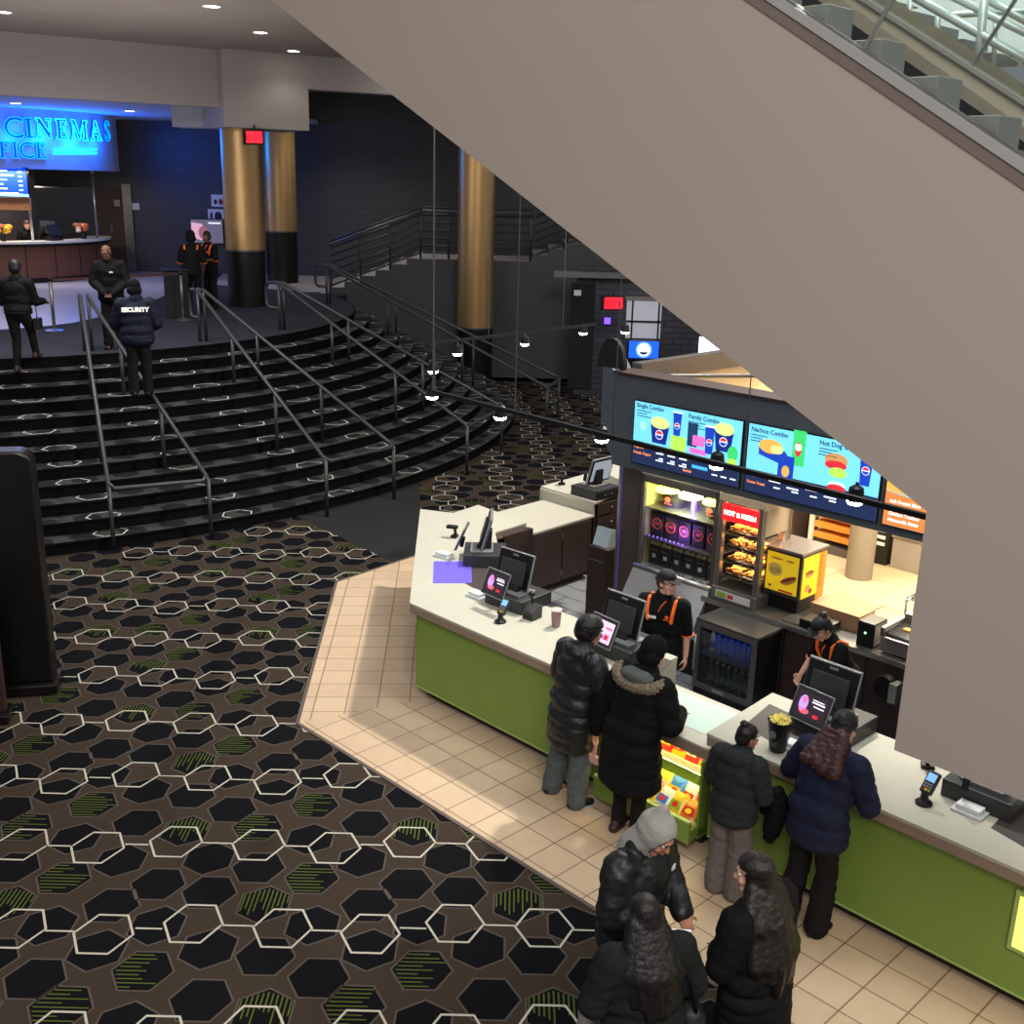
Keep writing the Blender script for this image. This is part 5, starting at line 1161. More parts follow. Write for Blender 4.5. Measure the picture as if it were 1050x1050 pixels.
if zt9 < hz+.4:
    aq = ta+(tz-(hz+.4))/TAN; prof = [(aU, zbot(aU)), (va, zbot(va)), (va, hz), (aE, hz), (aE, hz+.4), (aq, hz+.4), (aU, ztop(aU))]
MB().prism(prof, -.09, 0, T=RX90).build('side_cladding', m_clad, es)
MB().prism(prof, -1.36, -1.27, T=RX90).build('far_cladding', m_clad, es)
sl(aU, va, lambda a: zbot(a), lambda a: zbot(a)+.05, .09, 1.27, 'soffit', m_clad)
sl(aU, aE-1, lambda a: ztop(a)-.32, lambda a: ztop(a)-.22, .09, 1.27, 'step_well', m_blk)
MB().box(va, aE, .09, 1.27, hz, hz+.05).build('soffit', m_clad, es); MB().box(va, va+.05, .09, 1.27, hz, zbot(va)).build('end_panel', m_clad, es)
sl(aU, aE-1, lambda a: ztop(a)-.048, lambda a: ztop(a), -.012, .1, 'deck_strip', m_decks); sl(aU, aE-1, lambda a: ztop(a)-.105, lambda a: ztop(a)-.05, -.006, .0, 'shadow_trim', m_gap)
tr = .285
r0a = atb(870, 25.7, b0+.3)[0]
i0 = -26
for i in range(-20, 8):
    a = r0a+i*tr
    MB().box(a-tr, a, .12, 1.22, ztop(a)-.45, ztop(a)-.19).build('step', m_gap, es, bevel=.006); MB().box(a-tr, a, .11, .34, ztop(a)-.3, ztop(a)+.08).build('step_edge', m_step, es, bevel=.006)
f = lambda p, q: (lambda P, Q: (lambda a: P[1]+(a-P[0])*(Q[1]-P[1])/(Q[0]-P[0])))(atb(*p, b1+.02), atb(*q, b1+.02))
loF, hiF = f((880, 9), (1050, 128)), f((890, 0), (1050, 103))
sl(aU, aE-1, lambda a: loF(a)-.5, loF, 1.18, 1.2, 'far_skirt', m_blk)
sl(aU, aE-1, loF, hiF, 1.16, 1.26, 'far_deck', m_clad2); sl(aU, aE-1, lambda a: hiF(a)-.012, lambda a: hiF(a)+.012, 1.14, 1.28, 'far_rail_edge', m_decks)
gl = glass('glass_balustrade', (244, 248, 246), .1)
nrm = Vector((math.sin(R_(30.2)), math.cos(R_(30.2))))
def gpane(y, base, aa, ab_, h=.95):
    P = [(aa, base(aa)), (ab_, base(ab_)), (ab_+nrm.x*h, base(ab_)+nrm.y*h), (aa+nrm.x*h, base(aa)+nrm.y*h)]
    MB().prism(P, -(y+.006), -(y-.006), T=RX90).build('glass_panel', gl, es)
def joint(y, base, a, h=.95): MB().tube([(a, y-.01, base(a)), (a+nrm.x*h, y-.01, base(a)+nrm.y*h)], .009, 6).build('glass_joint', m_steel, es)
j1 = atb(886, 53, b0+.05)[0]; j2 = atb(997, 68, b1)[0]
for k in (-2, -1, 0, 1, 2):
    gpane(.05, ztop, j1+k*1.9+.006, j1+(k+1)*1.9-.006); joint(.05, ztop, j1+k*1.9)
    gpane(1.2, hiF, j2+k*1.9+.006, j2+(k+1)*1.9-.006); joint(1.2, hiF, j2+k*1.9)
for y, base in ((.05, ztop), (1.2, hiF)):
    MB().tube([(aU+nrm.x*.98, y, base(aU)+nrm.y*.98), (aE-1+nrm.x*.98, y, base(aE-1)+nrm.y*.98)], .035, 8).build('handrail', m_blk, es, True)

# stair rails and bright wall seen through the glass
m_tube = mat('tube_pale_grey', (176, 184, 180), .35, .3, var=.05)
bs = 2.6
us = sthing('stair_rail', 'pale tubular stair railing seen through the escalator glass at the top right', 'railing', 0, bs)
cr = lambda X, Y: (880+X/6.176, Y/6.176)
def tubepx(p, q, r, nm, y=0.):
    P, Q = atb(*cr(*p), bs+y), atb(*cr(*q), bs+y); d = ((Q[0]-P[0])*.25, (Q[1]-P[1])*.25)
    MB().tube([(P[0]-d[0], y, P[1]-d[1]), (Q[0]+d[0], y, Q[1]+d[1])], r, 10).build(nm, m_tube, us, True)
tubepx((390, 0), (1050, 375), .036, 'rail'); tubepx((800, 0), (752, 430), .036, 'post'); tubepx((640, 95), (1050, 68), .025, 'rail', .3); tubepx((830, 0), (1050, 125), .034, 'rail', .3); tubepx((640, 0), (1050, 205), .03, 'rail', .15)
tubepx((330, 10), (322, 140), .022, 'post', .2); tubepx((505, 90), (495, 275), .026, 'post', .2); tubepx((870, 130), (860, 350), .02, 'post', .3)
ss = sthing('upper_steps', 'dark treads of the pale stair behind the tubular railing at the top right', 'stairs', 0, bs+.5)
for X0, X1, Y0, Y1 in ((60, 210, 0, 25), (210, 355, 70, 135), (330, 475, 150, 230), (515, 665, 245, 305), (660, 860, 330, 400)):
    P, Q = atb(*cr(X0, Y1), bs+.5), atb(*cr(X1, Y0), bs+.5); MB().box(P[0], Q[0], 0, .5, P[1], Q[1]).build('tread', m_fr, ss)
P, Q = atb(*cr(-500, -300), bs+1.2), atb(*cr(1500, 340), bs+1.2)
swall('wall_upper', P[0], Q[0], bs+1.2, bs+1.3, Q[1], P[1], mat('upper_wall_white', (214, 218, 214), .7, var=.08, scale=2))

# track lights over the counter
ZTR = 3.28
tk = sthing('track_light', 'thin black track light rail hung on wires above the counter with ten lit spot heads', 'track light', 0, 0)
k0, k1 = abz(445, 352, ZTR), abz(445, 402, ZTR); k2 = tuple(k1[i]+(abz(935, 526, ZTR)[i]-k1[i])*1.25 for i in (0, 1)); kb = abz(610, 332.5, ZTR)
q = lambda p, z=ZTR: Vector((p[0], p[1], z))
m_trk = mat('track_dark', (40, 41, 43), .4, .4, var=.1)
for p_, r_ in ((k0, k1), (k1, k2), (k0, kb)):
    d = (Vector(r_)-Vector(p_)); ang_ = math.atan2(d.y, d.x); MB().box(0, d.length, -.018, .018, -.018, .018, T=Matrix.Translation(q(p_)) @ Matrix.Rotation(ang_, 4, 'Z')).build('rail', m_trk, tk)
for px in ((445, 352), (444, 401), (501, 345.5), (577, 337), (528, 422), (629, 446), (763, 470), (905, 519)):
    p_ = abz(*px, ZTR); MB().cyl(q(p_), q(p_, 8.5 if px[0] < 700 else 6.0), .005, seg=6).build('wire', m_steeld, tk)
m_bulb = emis('spot_bulb', (250, 252, 255), 40)
for i, (x, y, dk) in enumerate(((444, 380, 0), (443, 406, 0), (469, 362, 0), (538, 352, 0), (598, 341, 0), (513, 427, 0), (617, 450, 0), (735, 477, 1), (877, 513, 1), (641, 340, 2))):
    zb_ = ZTR-.14; p_ = Vector(abz(x, y, zb_))
    MB().cyl(q(p_, ZTR-.01), q(p_, zb_+.08), .012).build('stem', m_trk, tk, True)
    h = MB().lathe([(.02, .11), (.05, .09), (.062, .0), (.056, -.005)], 18, c=(p_.x, p_.y, zb_)).build('spot_head', m_trk, tk, 2)
    MB().ell((p_.x, p_.y, zb_-.008), (.06, .06, .03), sub=2).build('bulb', m_bulb, h, True)
    l = bpy.data.lights.new('track_spot', 'SPOT'); l.energy = 11; l.spot_size = R_(125); l.spot_blend = .8; l.shadow_soft_size = .05; l.color = (.95, .97, 1)
    lo = bpy.data.objects.new('track_spot', l); COL.objects.link(lo); lo.location = S(p_.x, p_.y, zb_-.05)

# light
def area(name, loc, size, energy, col, target=None, sy=None):
    l = bpy.data.lights.new(name, 'AREA'); l.size = size; l.energy = energy; l.color = col
    if sy: l.shape = 'RECTANGLE'; l.size_y = sy
    o = bpy.data.objects.new(name, l); COL.objects.link(o); o.location = loc
    d = (Vector(target)-Vector(loc)) if target else Vector((0, 0, -1)); o.rotation_euler = d.to_track_quat('-Z', 'Y').to_euler(); return o
area('atrium_lamp', S(.5, 6.2, 9.8), .5, 1350, (1, .93, .84), S(2, -1, 0))
area('mall_fill', (1, -6, 14), 9, 2200, (1, .95, .9), (0, 9, 1))  # broad unseen area light added behind the camera, standing for the mall lights
area('kitchen_lamp', S(2.6, 6.0, 2.95), 2.2, 290, (1, .85, .58)); area('kitchen_lamp_rear', S(3.2, 9.6, 2.95), 2.2, 230, (1, .85, .58)); area('back_bar_lamp', S(4.0, 3.5, 2.75), 1.0, 95, (1, .88, .66))
area('ceiling_fill', (-7, 19, 4.6), 6, 150, (1, .95, .9), (-7.5, 20, 8)); area('attic_fill', S(1.4, 6.4, 2.9), .6, 60, (1, .85, .6), S(.4, 9, 2.4)); area('soffit_fill', S(7.6, -1.3, hz-.02), .6, 40, (1, .9, .72)); area('box_office_lamp', (-13.6, 30.6, 5.2), 1.5, 150, (1, .88, .72)); area('hall_lamp', (-7.5, 17.5, 7.4), 4, 420, (.92, .93, 1)); area('ramp_lamp', (-.5, 27.5, 8.3), 3, 260, (1, .95, .9), (-.5, 31, 3)); area('passage_lamp', (3.2, 26.6, 3.0), 1, 18, (.9, .9, 1))  # ceiling, attic and soffit lights are unseen fills added for brightness
area('upper_daylight', S(4.2, 1.8, 10.5), 3, 380, (.9, .97, 1), S(4.2, 3.8, 6.5))
P, Q = S(1.0, 3.1, 1.95), S(1.1, 3.1, 1.2)
l = bpy.data.lights.new('cabinet_glow', 'POINT'); l.energy = 45; l.color = (1, .95, .5); l.shadow_soft_size = .15; lo = bpy.data.objects.new('cabinet_glow', l); COL.objects.link(lo); lo.location = S(1.1, 3.0, 1.85)
l = bpy.data.lights.new('violet_glow', 'POINT'); l.energy = 6; l.color = (.4, .2, 1); l.shadow_soft_size = .05; lo = bpy.data.objects.new('violet_glow', l); COL.objects.link(lo); lo.location = S(1.1, 2.97, 1.45)
w = bpy.data.worlds.new('hall_air'); SC.world = w; w.use_nodes = True
w.node_tree.nodes['Background'].inputs[0].default_value = (.92, .94, 1, 1); w.node_tree.nodes['Background'].inputs[1].default_value = .26
# ================================================================== PEOPLE
m_skin_l = mat('skin_light', (214, 164, 140), .55, var=.06, scale=8); m_skin_m = mat('skin_tan', (176, 124, 98), .55, var=.06, scale=8); m_skin_d = mat('skin_brown', (112, 74, 56), .55, var=.06, scale=8)
def hairmat(name, rgb):
    m = mat(name, rgb, .42, var=.5, scale=1., bump=.5); nt = m.node_tree
    tc = next(n for n in nt.nodes if n.type == 'TEX_COORD'); nz = next(n for n in nt.nodes if n.type == 'TEX_NOISE'); mp = nt.nodes.new('ShaderNodeMapping'); mp.inputs['Scale'].default_value = (85, 85, 4)
    nt.links.new(tc.outputs['Object'], mp.inputs[0]); nt.links.new(mp.outputs[0], nz.inputs['Vector']); nz.inputs['Scale'].default_value = 1; return m
m_hair = hairmat('hair_black', (24, 20, 20)); m_hairr = hairmat('hair_dark_red', (62, 34, 31)); m_hairb = hairmat('hair_brown', (72, 50, 40))
m_eye = mat('eye_white', (225, 222, 216), .3, var=0); m_iris = mat('eye_dark', (30, 22, 18), .2, var=0); m_lip = mat('lips', (170, 92, 88), .5, var=0)
def cloth(name, rgb, rough=.85, var=.18, scale=14, bump=.25): return mat(name, rgb, rough, var=var, scale=scale, bump=bump, spec=.4 if rough < .6 else .12)
def remesh(mb, name, mats, parent, vox, smooth_it=4, wr=0., wf=9., seed=0., cut=None, thick=0.):
    me = bpy.data.meshes.new(name); bmesh.ops.recalc_face_normals(mb.bm, faces=mb.bm.faces); mb.bm.to_mesh(me); mb.bm.free()
    o = bpy.data.objects.new(name, me); COL.objects.link(o)
    r = o.modifiers.new('r', 'REMESH'); r.mode = 'VOXEL'; r.voxel_size = vox; r.use_smooth_shade = True
    s = o.modifiers.new('s', 'SMOOTH'); s.iterations = smooth_it; s.factor = .5
    dg = bpy.context.evaluated_depsgraph_get(); me2 = bpy.data.meshes.new_from_object(o.evaluated_get(dg))
    bpy.data.objects.remove(o); me2.name = name
    if wr > 0 or cut:
        bm = bmesh.new(); bm.from_mesh(me2); bm.normal_update()
        if wr > 0:
            sv = Vector((seed, seed*1.7, 0))
            for v in bm.verts:
                p = v.co; q = Vector((p.x*wf, p.y*wf, p.z*wf*1.6))+sv
                v.co = p+v.normal*wr*(noise.noise(q)+.5*noise.noise(q*2.3))
        if cut:
            bmesh.ops.delete(bm, geom=[v for v in bm.verts if cut(v.co)], context='VERTS')
        bm.to_mesh(me2); bm.free()
    me2.materials.clear()
    for m in (mats if isinstance(mats, list) else [mats]): me2.materials.append(m)
    for p in me2.polygons: p.use_smooth = True
    o = bpy.data.objects.new(name, me2); COL.objects.link(o); o.parent = parent
    if thick: t = o.modifiers.new('t', 'SOLIDIFY'); t.thickness = thick; t.offset = -1
    return o
V3 = Vector
class Fig: pass
def person(label, loc, rz, H=1.7, skin=None, lean=0., yaw=0., pitch=0., tilt=0., arms=None, legs=None, hipback=0., curl=.9, vox=.0085, width=1., group=None, fingers=True, squat=0.):
    """Standing figure facing local +Y; every joint in metres for a 1.75 m body, then scaled."""
    f = Fig(); f.wd = width; f.hem = 9; s = H/1.75; f.s = s; Rl = Matrix.Rotation(-R_(lean), 3, 'X')
    pel = V3((0, -hipback, .95-squat)); f.pel = pel
    def up(x, y, z): return pel + Rl @ V3((x, y, z))
    f.up = up; f.Rl = Rl
    f.waist = up(0, 0, .16); f.chest = up(0, .01, .34); f.neck = up(0, 0, .50)
    f.sh = {k: up(.185*width*sg, 0, .455) for k, sg in (('L', -1), ('R', 1))}
    f.hip = {k: pel+V3((.09*sg, 0, -.03)) for k, sg in (('L', -1), ('R', 1))}
    Rh = Matrix.Rotation(R_(yaw), 3, 'Z') @ Matrix.Rotation(-R_(pitch), 3, 'X') @ Matrix.Rotation(R_(tilt), 3, 'Y')
    f.Rh = Rh; nb = up(0, .015, .55); f.head = nb + Rh @ V3((0, .025, .135)); f.nb = nb
    def hd(x, y, z): return f.head + Rh @ V3((x, y, z))
    f.hd = hd
    f.arm = {}
    for k, sg in (('L', -1), ('R', 1)):
        e, w = (arms or {}).get(k, (None, None))
        if e is None: e, w = f.sh[k]+V3((.06*sg, -.02, -.29)), f.sh[k]+V3((.07*sg, .06, -.54))
        else: e, w = V3(e), V3(w)
        f.arm[k] = (e, w)
    f.leg = {}
    for k, sg in (('L', -1), ('R', 1)):
        d = (legs or {}).get(k)
        if d: kn, an = V3(d[0]), V3(d[1])
        else: kn, an = V3((.10*sg, .02, .50)), V3((.105*sg, -.02, .085))
        f.leg[k] = (kn, an)
    mb = MB()
    # torso, neck
    mb.ell(f.chest, (.165*width, .105, .17), Rl); mb.ell(f.waist, (.14*width, .095, .17), Rl); mb.ell(pel, (.16*width, .11, .13))
    mb.cap(f.sh['L'], f.sh['R'], .06, .06); mb.cap(up(0, 0, .46), nb+Rh @ V3((0, .0, .04)), .062, .053)
    # head
    mb.ell(hd(0, -.012, .03), (.074, .093, .088), Rh); mb.ell(hd(0, .03, -.035), (.058, .066, .078), Rh); mb.cap(hd(-.028, .06, -.09), hd(.028, .06, -.09), .024, .024)
    mb.cap(hd(0, .088, .01), hd(0, .108, -.03), .011, .017); mb.ell(hd(0, .085, .028), (.05, .018, .012), Rh)
    for sg in (-1, 1):
        mb.ell(hd(.075*sg, -.005, -.01), (.012, .022, .034), Rh); mb.ell(hd(.04*sg, .068, -.035), (.022, .018, .022), Rh)
    mb.ell(hd(0, .09, -.062), (.024, .014, .009), Rh)
    # arms, hands
    f.hand = {}
    for k, sg in (('L', -1), ('R', 1)):
        e, w = f.arm[k]; mb.cap(f.sh[k], e, .052, .041); mb.cap(e, w, .041, .027)
        d = (w-e).normalized(); side = V3((sg, 0, 0)); n = d.cross(V3((0, 1, 0)) if abs(d.y) < .8 else V3((1, 0, 0))).normalized()
        # palm: across-axis c, palm normal m
        c = (V3((0, 1, 0))-d*d.y); c = c.normalized() if c.length > .3 else (V3((-sg, 0, .0))-d*(-sg*d.x)).normalized()
        m = c.cross(d).normalized()
        if m.dot(V3((-sg, 0, -.4))) < 0: m = -m
        pc_ = w+d*.055; f.hand[k] = (w+d*.09, d, m)
        Rm = Matrix((c, d, m)).transposed(); mb.ell(pc_, (.04, .052, .018), Rm)
        if fingers:
            for i in range(4):
                o_ = (i-1.5)*.0195; L = (.062, .074, .078, .066)[3-i]
                p0 = w+d*.088+c*o_; d1 = (d*math.cos(curl*.5)+m*math.sin(curl*.5)); d2 = (d*math.cos(curl*1.3)+m*math.sin(curl*1.3))
                p1 = p0+d1*L*.55; p2 = p1+d2*L*.5; mb.cap(p0, p1, .0098, .009, 1); mb.cap(p1, p2, .009, .0078, 1)
            q0 = w+d*.03+c*.032; q1 = q0+(d*.6+c*.65+m*.4).normalized()*.045; q2 = q1+(d*.85+m*.45).normalized()*.034
            mb.cap(q0, q1, .013, .0105, 1); mb.cap(q1, q2, .0105, .0085, 1)
        else: mb.cap(w+d*.08, w+d*.15+m*.03, .03, .02)
    for k in 'LR':
        kn, an = f.leg[k]; mb.cap(f.hip[k], kn, .078, .054); mb.cap(kn, an, .053, .036)
        mb.cap(an+V3((0, -.01, -.04)), an+V3((0, .12, -.05)), .034, .03)
    root = remesh(mb, 'person', [skin or m_skin_l], None, vox, 3)
    f.root = root; tag(root, label, 'person', group); root.location = loc; root.rotation_euler = (0, 0, rz); root.scale = (s, s, s)
    for sg in (-1, 1):
        e_ = MB().m(0).ell(hd(.031*sg, .078, .008), (.014, .012, .009), Rh, 2).m(1).ell(hd(.031*sg, .0885, .008), (.006, .004, .006), Rh, 1).build('eye', [m_eye, m_iris], root, True)
        MB().ell(hd(.032*sg, .094, .032), (.02, .006, .004), Rh, 1).build('eyebrow', m_hair, root, True)
    MB().ell(hd(0, .101, -.062), (.02, .006, .006), Rh, 1).build('lips', m_lip, root, True)
    f.seed = abs(hash(label)) % 97 if False else (sum(map(ord, label)) % 97)
    return f
def jacket(f, name, m, puff=.03, hem=.86, sleeve=.95, coll=True, flare=.0, wr=.008, wf=9, vox=.012, belly=0., short=False, cut=None, hood=False):
    mb = MB(); Rl = f.Rl; up = f.up; p = puff; wd = f.wd
    mb.ell(f.chest, (.18*wd+p, .115+p, .19), Rl); mb.ell(up(0, .01, .2), (.172*wd+p, .118+p+belly, .19), Rl); mb.ell(up(0, .0, .05), (.18*wd+p, .13+p+belly, .15), Rl)
    mb.cap(f.sh['L'], f.sh['R'], .068+p*.6, .068+p*.6)
    z = f.pel.z
    while z > hem+.05:
        z -= .08; k = (f.pel.z-z); mb.ell(V3((0, f.pel.y*.6, z)), (.185*wd+p+flare*k, .14+p+flare*k*.8, .12))
    hk = max(0, f.pel.z-hem)*flare
    for q_ in (.1, .05): mb.ell(V3((0, f.pel.y*.7, hem+q_)), (.185*wd+p*.9+hk, .145+p*.8+hk*.8, .06))
    f.hem = hem
    for k in 'LR':
        e, w = f.arm[k]; sh = f.sh[k]; mb.cap(sh, e, .066+p*.8, .054+p*.7)
        if not short: mb.cap(e, e+(w-e)*sleeve, .055+p*.7, .040+p*.5)
    if coll: mb.cap(up(-.02, 0, .50), up(.02, 0, .535), .075+p*.5, .072+p*.5)
    if hood: mb.ell(up(0, -.09, .50), (.13, .075, .09), Rl); mb.cap(up(-.10, -.03, .52), up(.10, -.03, .52), .05, .05)
    return remesh(mb, name, m, f.root, vox, 4, wr, wf, f.seed, cut)
def trousers(f, m, r0=.095, r1=.072, r2=.062, top=.06, wr=.007, name='trousers', end=0.):
    mb = MB(); mb.ell(f.pel+V3((0, 0, .0)), (.172, .125, .13))
    for k in 'LR':
        kn, an = f.leg[k]; mb.cap(f.hip[k]+V3((0, -.01, .0)), kn, r0, r1); mb.cap(kn, an+V3((0, 0, end)), r1, r2)
    hm = f.hem
    return remesh(mb, name, m, f.root, .012, 3, wr, 8, f.seed+5, lambda p: p.z > hm+.05)
def shoes(f, m, r=.042, m2=None):
    for k in 'LR':
        kn, an = f.leg[k]; sg = -1 if k == 'L' else 1; d = V3((.15*sg, 1, 0)).normalized()
        mb = MB(); z = an.z-.04; mb.cap(an-d*.05+V3((0, 0, -.038)), an+d*.14+V3((0, 0, -.045)), r, r*.85); mb.cap(an-d*.03+V3((0, 0, .0)), an+d*.04+V3((0, 0, -.02)), .046, .04)
        o = remesh(mb, 'shoe', m, f.root, .009, 2)
        for v in o.data.vertices: v.co.z = max(v.co.z, an.z-.083)
        if m2: MB().prism([(p.x, p.y) for p in [an+d*(.07+.125*math.cos(t*.5236))+V3((d.y, -d.x, 0))*.047*math.sin(t*.5236) for t in range(12)]], an.z-.085, an.z-.066).build('sole', m2, o)
def hairshell(f, m, ext=.014, line=.052, back=True, name='hair', long=None, bun=False, vox=.009, lw=1.2):
    mb = MB(); hd = f.hd; mb.ell(hd(0, -.018, .036), (.076+ext, .094+ext, .088+ext), f.Rh); mb.ell(hd(0, -.05, -.01), (.07+ext, .062+ext, .085), f.Rh)
    if bun: mb.ell(hd(0, -.075, .125), (.042, .042, .036), f.Rh); mb.cap(hd(0, -.06, .09), hd(0, -.07, .115), .03, .03)
    if long:
        pts = [hd(0, -.06, -.02)]+[V3(q) for q in long]
        for i in range(len(pts)-1):
            for j_, sx in enumerate((-.12, -.08, -.04, 0, .04, .08, .12)):
                last = i == len(pts)-2; yo = 5.*sx*sx; mb.cap(pts[i]+V3((sx*(1 if i else .55), yo*(1 if i else .3), 0)), pts[i+1]+V3((sx*lw*(.85 if last else 1), yo, (.05*math.sin(j_*2.4)-.9*abs(sx)*-.6) if last else 0)), .058, .03 if last else .056)
    Ri = f.Rh.inverted(); H_ = f.head
    def cut(p):
        q = Ri @ (p-H_); return q.y > .02+.0 and q.z < line+(q.y-.06)*.25 and q.z > -.2 and abs(q.x) < .085 and (q.y > .03)
    return remesh(mb, name, m, f.root, vox, 12 if long else 3, .003 if long else .004, 22 if long else 30, f.seed, cut)
def beanie(f, m, brim=True):
    mb = MB(); hd = f.hd; mb.ell(hd(0, -.015, .055), (.103, .118, .115), f.Rh); mb.cap(hd(-.035, -.05, -.02), hd(.035, -.05, -.02), .082, .08)
    Ri = f.Rh.inverted(); H_ = f.head
    o = remesh(mb, 'knit_cap', m, f.root, .009, 3, .004, 40, f.seed, lambda p: (Ri @ (p-H_)).z < -.03+.6*max(0, (Ri @ (p-H_)).y+.02) and False or ((Ri @ (p-H_)).y > .04 and (Ri @ (p-H_)).z < .045))
    return o
def ballcap(f, m):
    mb = MB(); hd = f.hd; mb.ell(hd(0, -.01, .06), (.088, .104, .075), f.Rh)
    o = remesh(mb, 'cap', m, f.root, .008, 2, 0, 1, 0, lambda p: (f.Rh.inverted() @ (p-f.head)).z < .045)
    v = [hd(.075*math.sin(t), .085+.0+.075*math.cos(t)*1.0, .05-.022*abs(math.cos(t))) for t in [R_(a) for a in range(-90, 91, 15)]]
    mb = MB(); n = len(v); up_ = f.Rh @ V3((0, 0, .006)); mb._add([q for q in v]+[q+up_ for q in v], [tuple(range(n-1, -1, -1)), tuple(range(n, 2*n))]+[(i, (i+1) % n, n+(i+1) % n, n+i) for i in range(n)])
    mb.build('cap_peak', m, o)
def hoodup(f, m, open_=.045, name='hood', r=(.105, .125, .135), peak=True, wr=.005):
    mb = MB(); hd = f.hd; mb.ell(hd(0, -.018, .02), r, f.Rh); mb.cap(hd(0, -.03, -.05), f.up(0, -.03, .5), .1, .11)
    if peak: mb.cap(hd(0, -.04, .08), hd(0, -.06, .17), .08, .03)
    Ri = f.Rh.inverted(); H_ = f.head
    def cut(p):
        q = Ri @ (p-H_); return q.y > open_ and (q.x/.075)**2+((q.z+.02)/.105)**2 < 1
    return remesh(mb, name, m, f.root, .01, 3, wr, 12, f.seed, cut, .008)
def standing(px, py, h, z0=0.): p = atz(px, py, z0+h); return V3((p.x, p.y, z0))
m_jblk = cloth('jacket_black', (17, 17, 19), .7); m_jpuff = cloth('puffer_black', (26, 27, 30), .45, bump=.4); m_jnavy = cloth('jacket_navy', (34, 38, 60), .7); m_jgrn = cloth('jacket_dark_olive', (30, 33, 32), .85); m_hood_grey = cloth('hoodie_grey', (158, 156, 150), .9); m_hoodd = cloth('hoodie_charcoal', (44, 47, 48), .9)
m_jean = cloth('jeans_grey', (84, 90, 92), .9, scale=25); m_leg = cloth('leggings_black', (28, 24, 25), .85); m_sweat = cloth('sweatpants_grey', (104, 96, 92), .9); m_coat = cloth('coat_black', (19, 19, 21), .8); m_fur = cloth('fur_taupe', (122, 110, 92), .95, var=.5, scale=50, bump=.8); m_hoodl = cloth('hood_lining_green_grey', (84, 88, 84), .9)
m_shoe = mat('shoe_black', (22, 21, 22), .5, var=.1); m_sole = mat('sole_pale', (180, 176, 168), .6, var=.05); m_shoebr = mat('shoe_brown', (52, 36, 32), .5, var=.1)
m_polo = cloth('polo_black', (22, 22, 24), .8); m_orng = mat('stripe_orange', (255, 112, 30), .6, var=.05, emit=.08); m_pinkp = mat('pouch_pink', (214, 166, 154), .6, var=.05); m_phone = mat('phone_dark', (24, 24, 28), .2, var=0)
hdx = HD
# P1 ---- customer in black jacket and grey jeans
f = person('person in black jacket and grey jeans, leaning on the left counter before the bright screen', standing(590, 640, 1.68), hdx-R_(12), 1.72, m_skin_m, 9, -18, 12, width=1.1, arms={'R': ((.33, .12, 1.16), (.26, .40, 1.12)), 'L': ((-.27, .05, 1.14), (-.12, .30, 1.1))}, legs={'L': ((-.13, .0, .5), (-.20, -.04, .085)), 'R': ((.10, .04, .5), (.13, .0, .085))})
jacket(f, 'puffer_jacket', m_jpuff, .05, .64, .93, wr=.009, wf=8, hood=True); trousers(f, m_jean, .115, .1, .095, wr=.012); shoes(f, m_shoe, .044, m_sole); hairshell(f, m_hair, .034, .06, name='woolly_hair')
# P2 ---- fur hood
f = person('person in long black coat with fur trimmed hood, before the candy display', standing(655, 664, 1.70), hdx-R_(4), 1.74, m_skin_l, 14, -8, 14, width=1.15, arms={'R': ((.32, .08, 1.12), (.18, .34, 1.1)), 'L': ((-.38, .0, 1.06), (-.44, .02, .80))}, hipback=.03, curl=.5)
jacket(f, 'long_coat', m_coat, .065, .50, .97, flare=.06, wr=.01, wf=8); trousers(f, m_leg, .085, .07, .058); shoes(f, m_shoebr, .046)
beanie(f, m_coat)
mb = MB(); up = f.up
ringp = [up(.23*math.sin(t), -.085-.10*math.cos(t)+.03, .52-.085*max(0, math.cos(t))-.01) for t in [R_(a) for a in range(-125, 126, 10)]]
for a_, b_ in zip(ringp, ringp[1:]): mb.cap(a_, b_, .052, .052, 1)
o = remesh(mb, 'fur_trim', m_fur, f.root, .011, 1, .016, 55, 3)
mb = MB(); mb.ell(up(0, -.075, .50), (.17, .12, .07), f.Rl); remesh(mb, 'hood_lining', m_hoodl, f.root, .01, 3, .005, 12, 2)
hp, hd_, hm_ = f.hand['L']; pw = f.root.matrix_basis
p_ = Matrix.Translation(f.root.location) @ Matrix.Rotation(f.root.rotation_euler.z, 4, 'Z') @ (hp*f.s)
t = thing('wrist_pouch', 'small pale pink pouch hanging from the hand of the fur hooded person', 'pouch', (p_.x, p_.y, p_.z-.24), hdx)
MB().prism(hexa(0, .03, .095, 0, .45), -.02, .02, T=RX90).build('pouch_body', m_pinkp, t, bevel=.008); MB().prism([(-.018, .06), (.018, .06), (.026, .25), (-.022, .25)], -.006, .006, T=RX90).build('strap', m_pinkp, t)
# P3 ---- girl with bun
f = person('girl with hair bun in charcoal hoodie and grey sweatpants between candy display and right counter', standing(759, 752, 1.37), hdx+R_(3), 1.42, m_skin_m, 4, -28, 12, width=1.0, arms={'L': ((-.27, .05, 1.13), (-.12, .3, 1.12)), 'R': ((.27, .05, 1.13), (.12, .3, 1.12))})
jacket(f, 'hoodie', m_hoodd, .055, .84, .97, wr=.012, wf=8, hood=True); trousers(f, m_sweat, .12, .115, .115, wr=.012); shoes(f, m_shoe, .04, m_sole); hairshell(f, m_hair, .010, .06, bun=True)
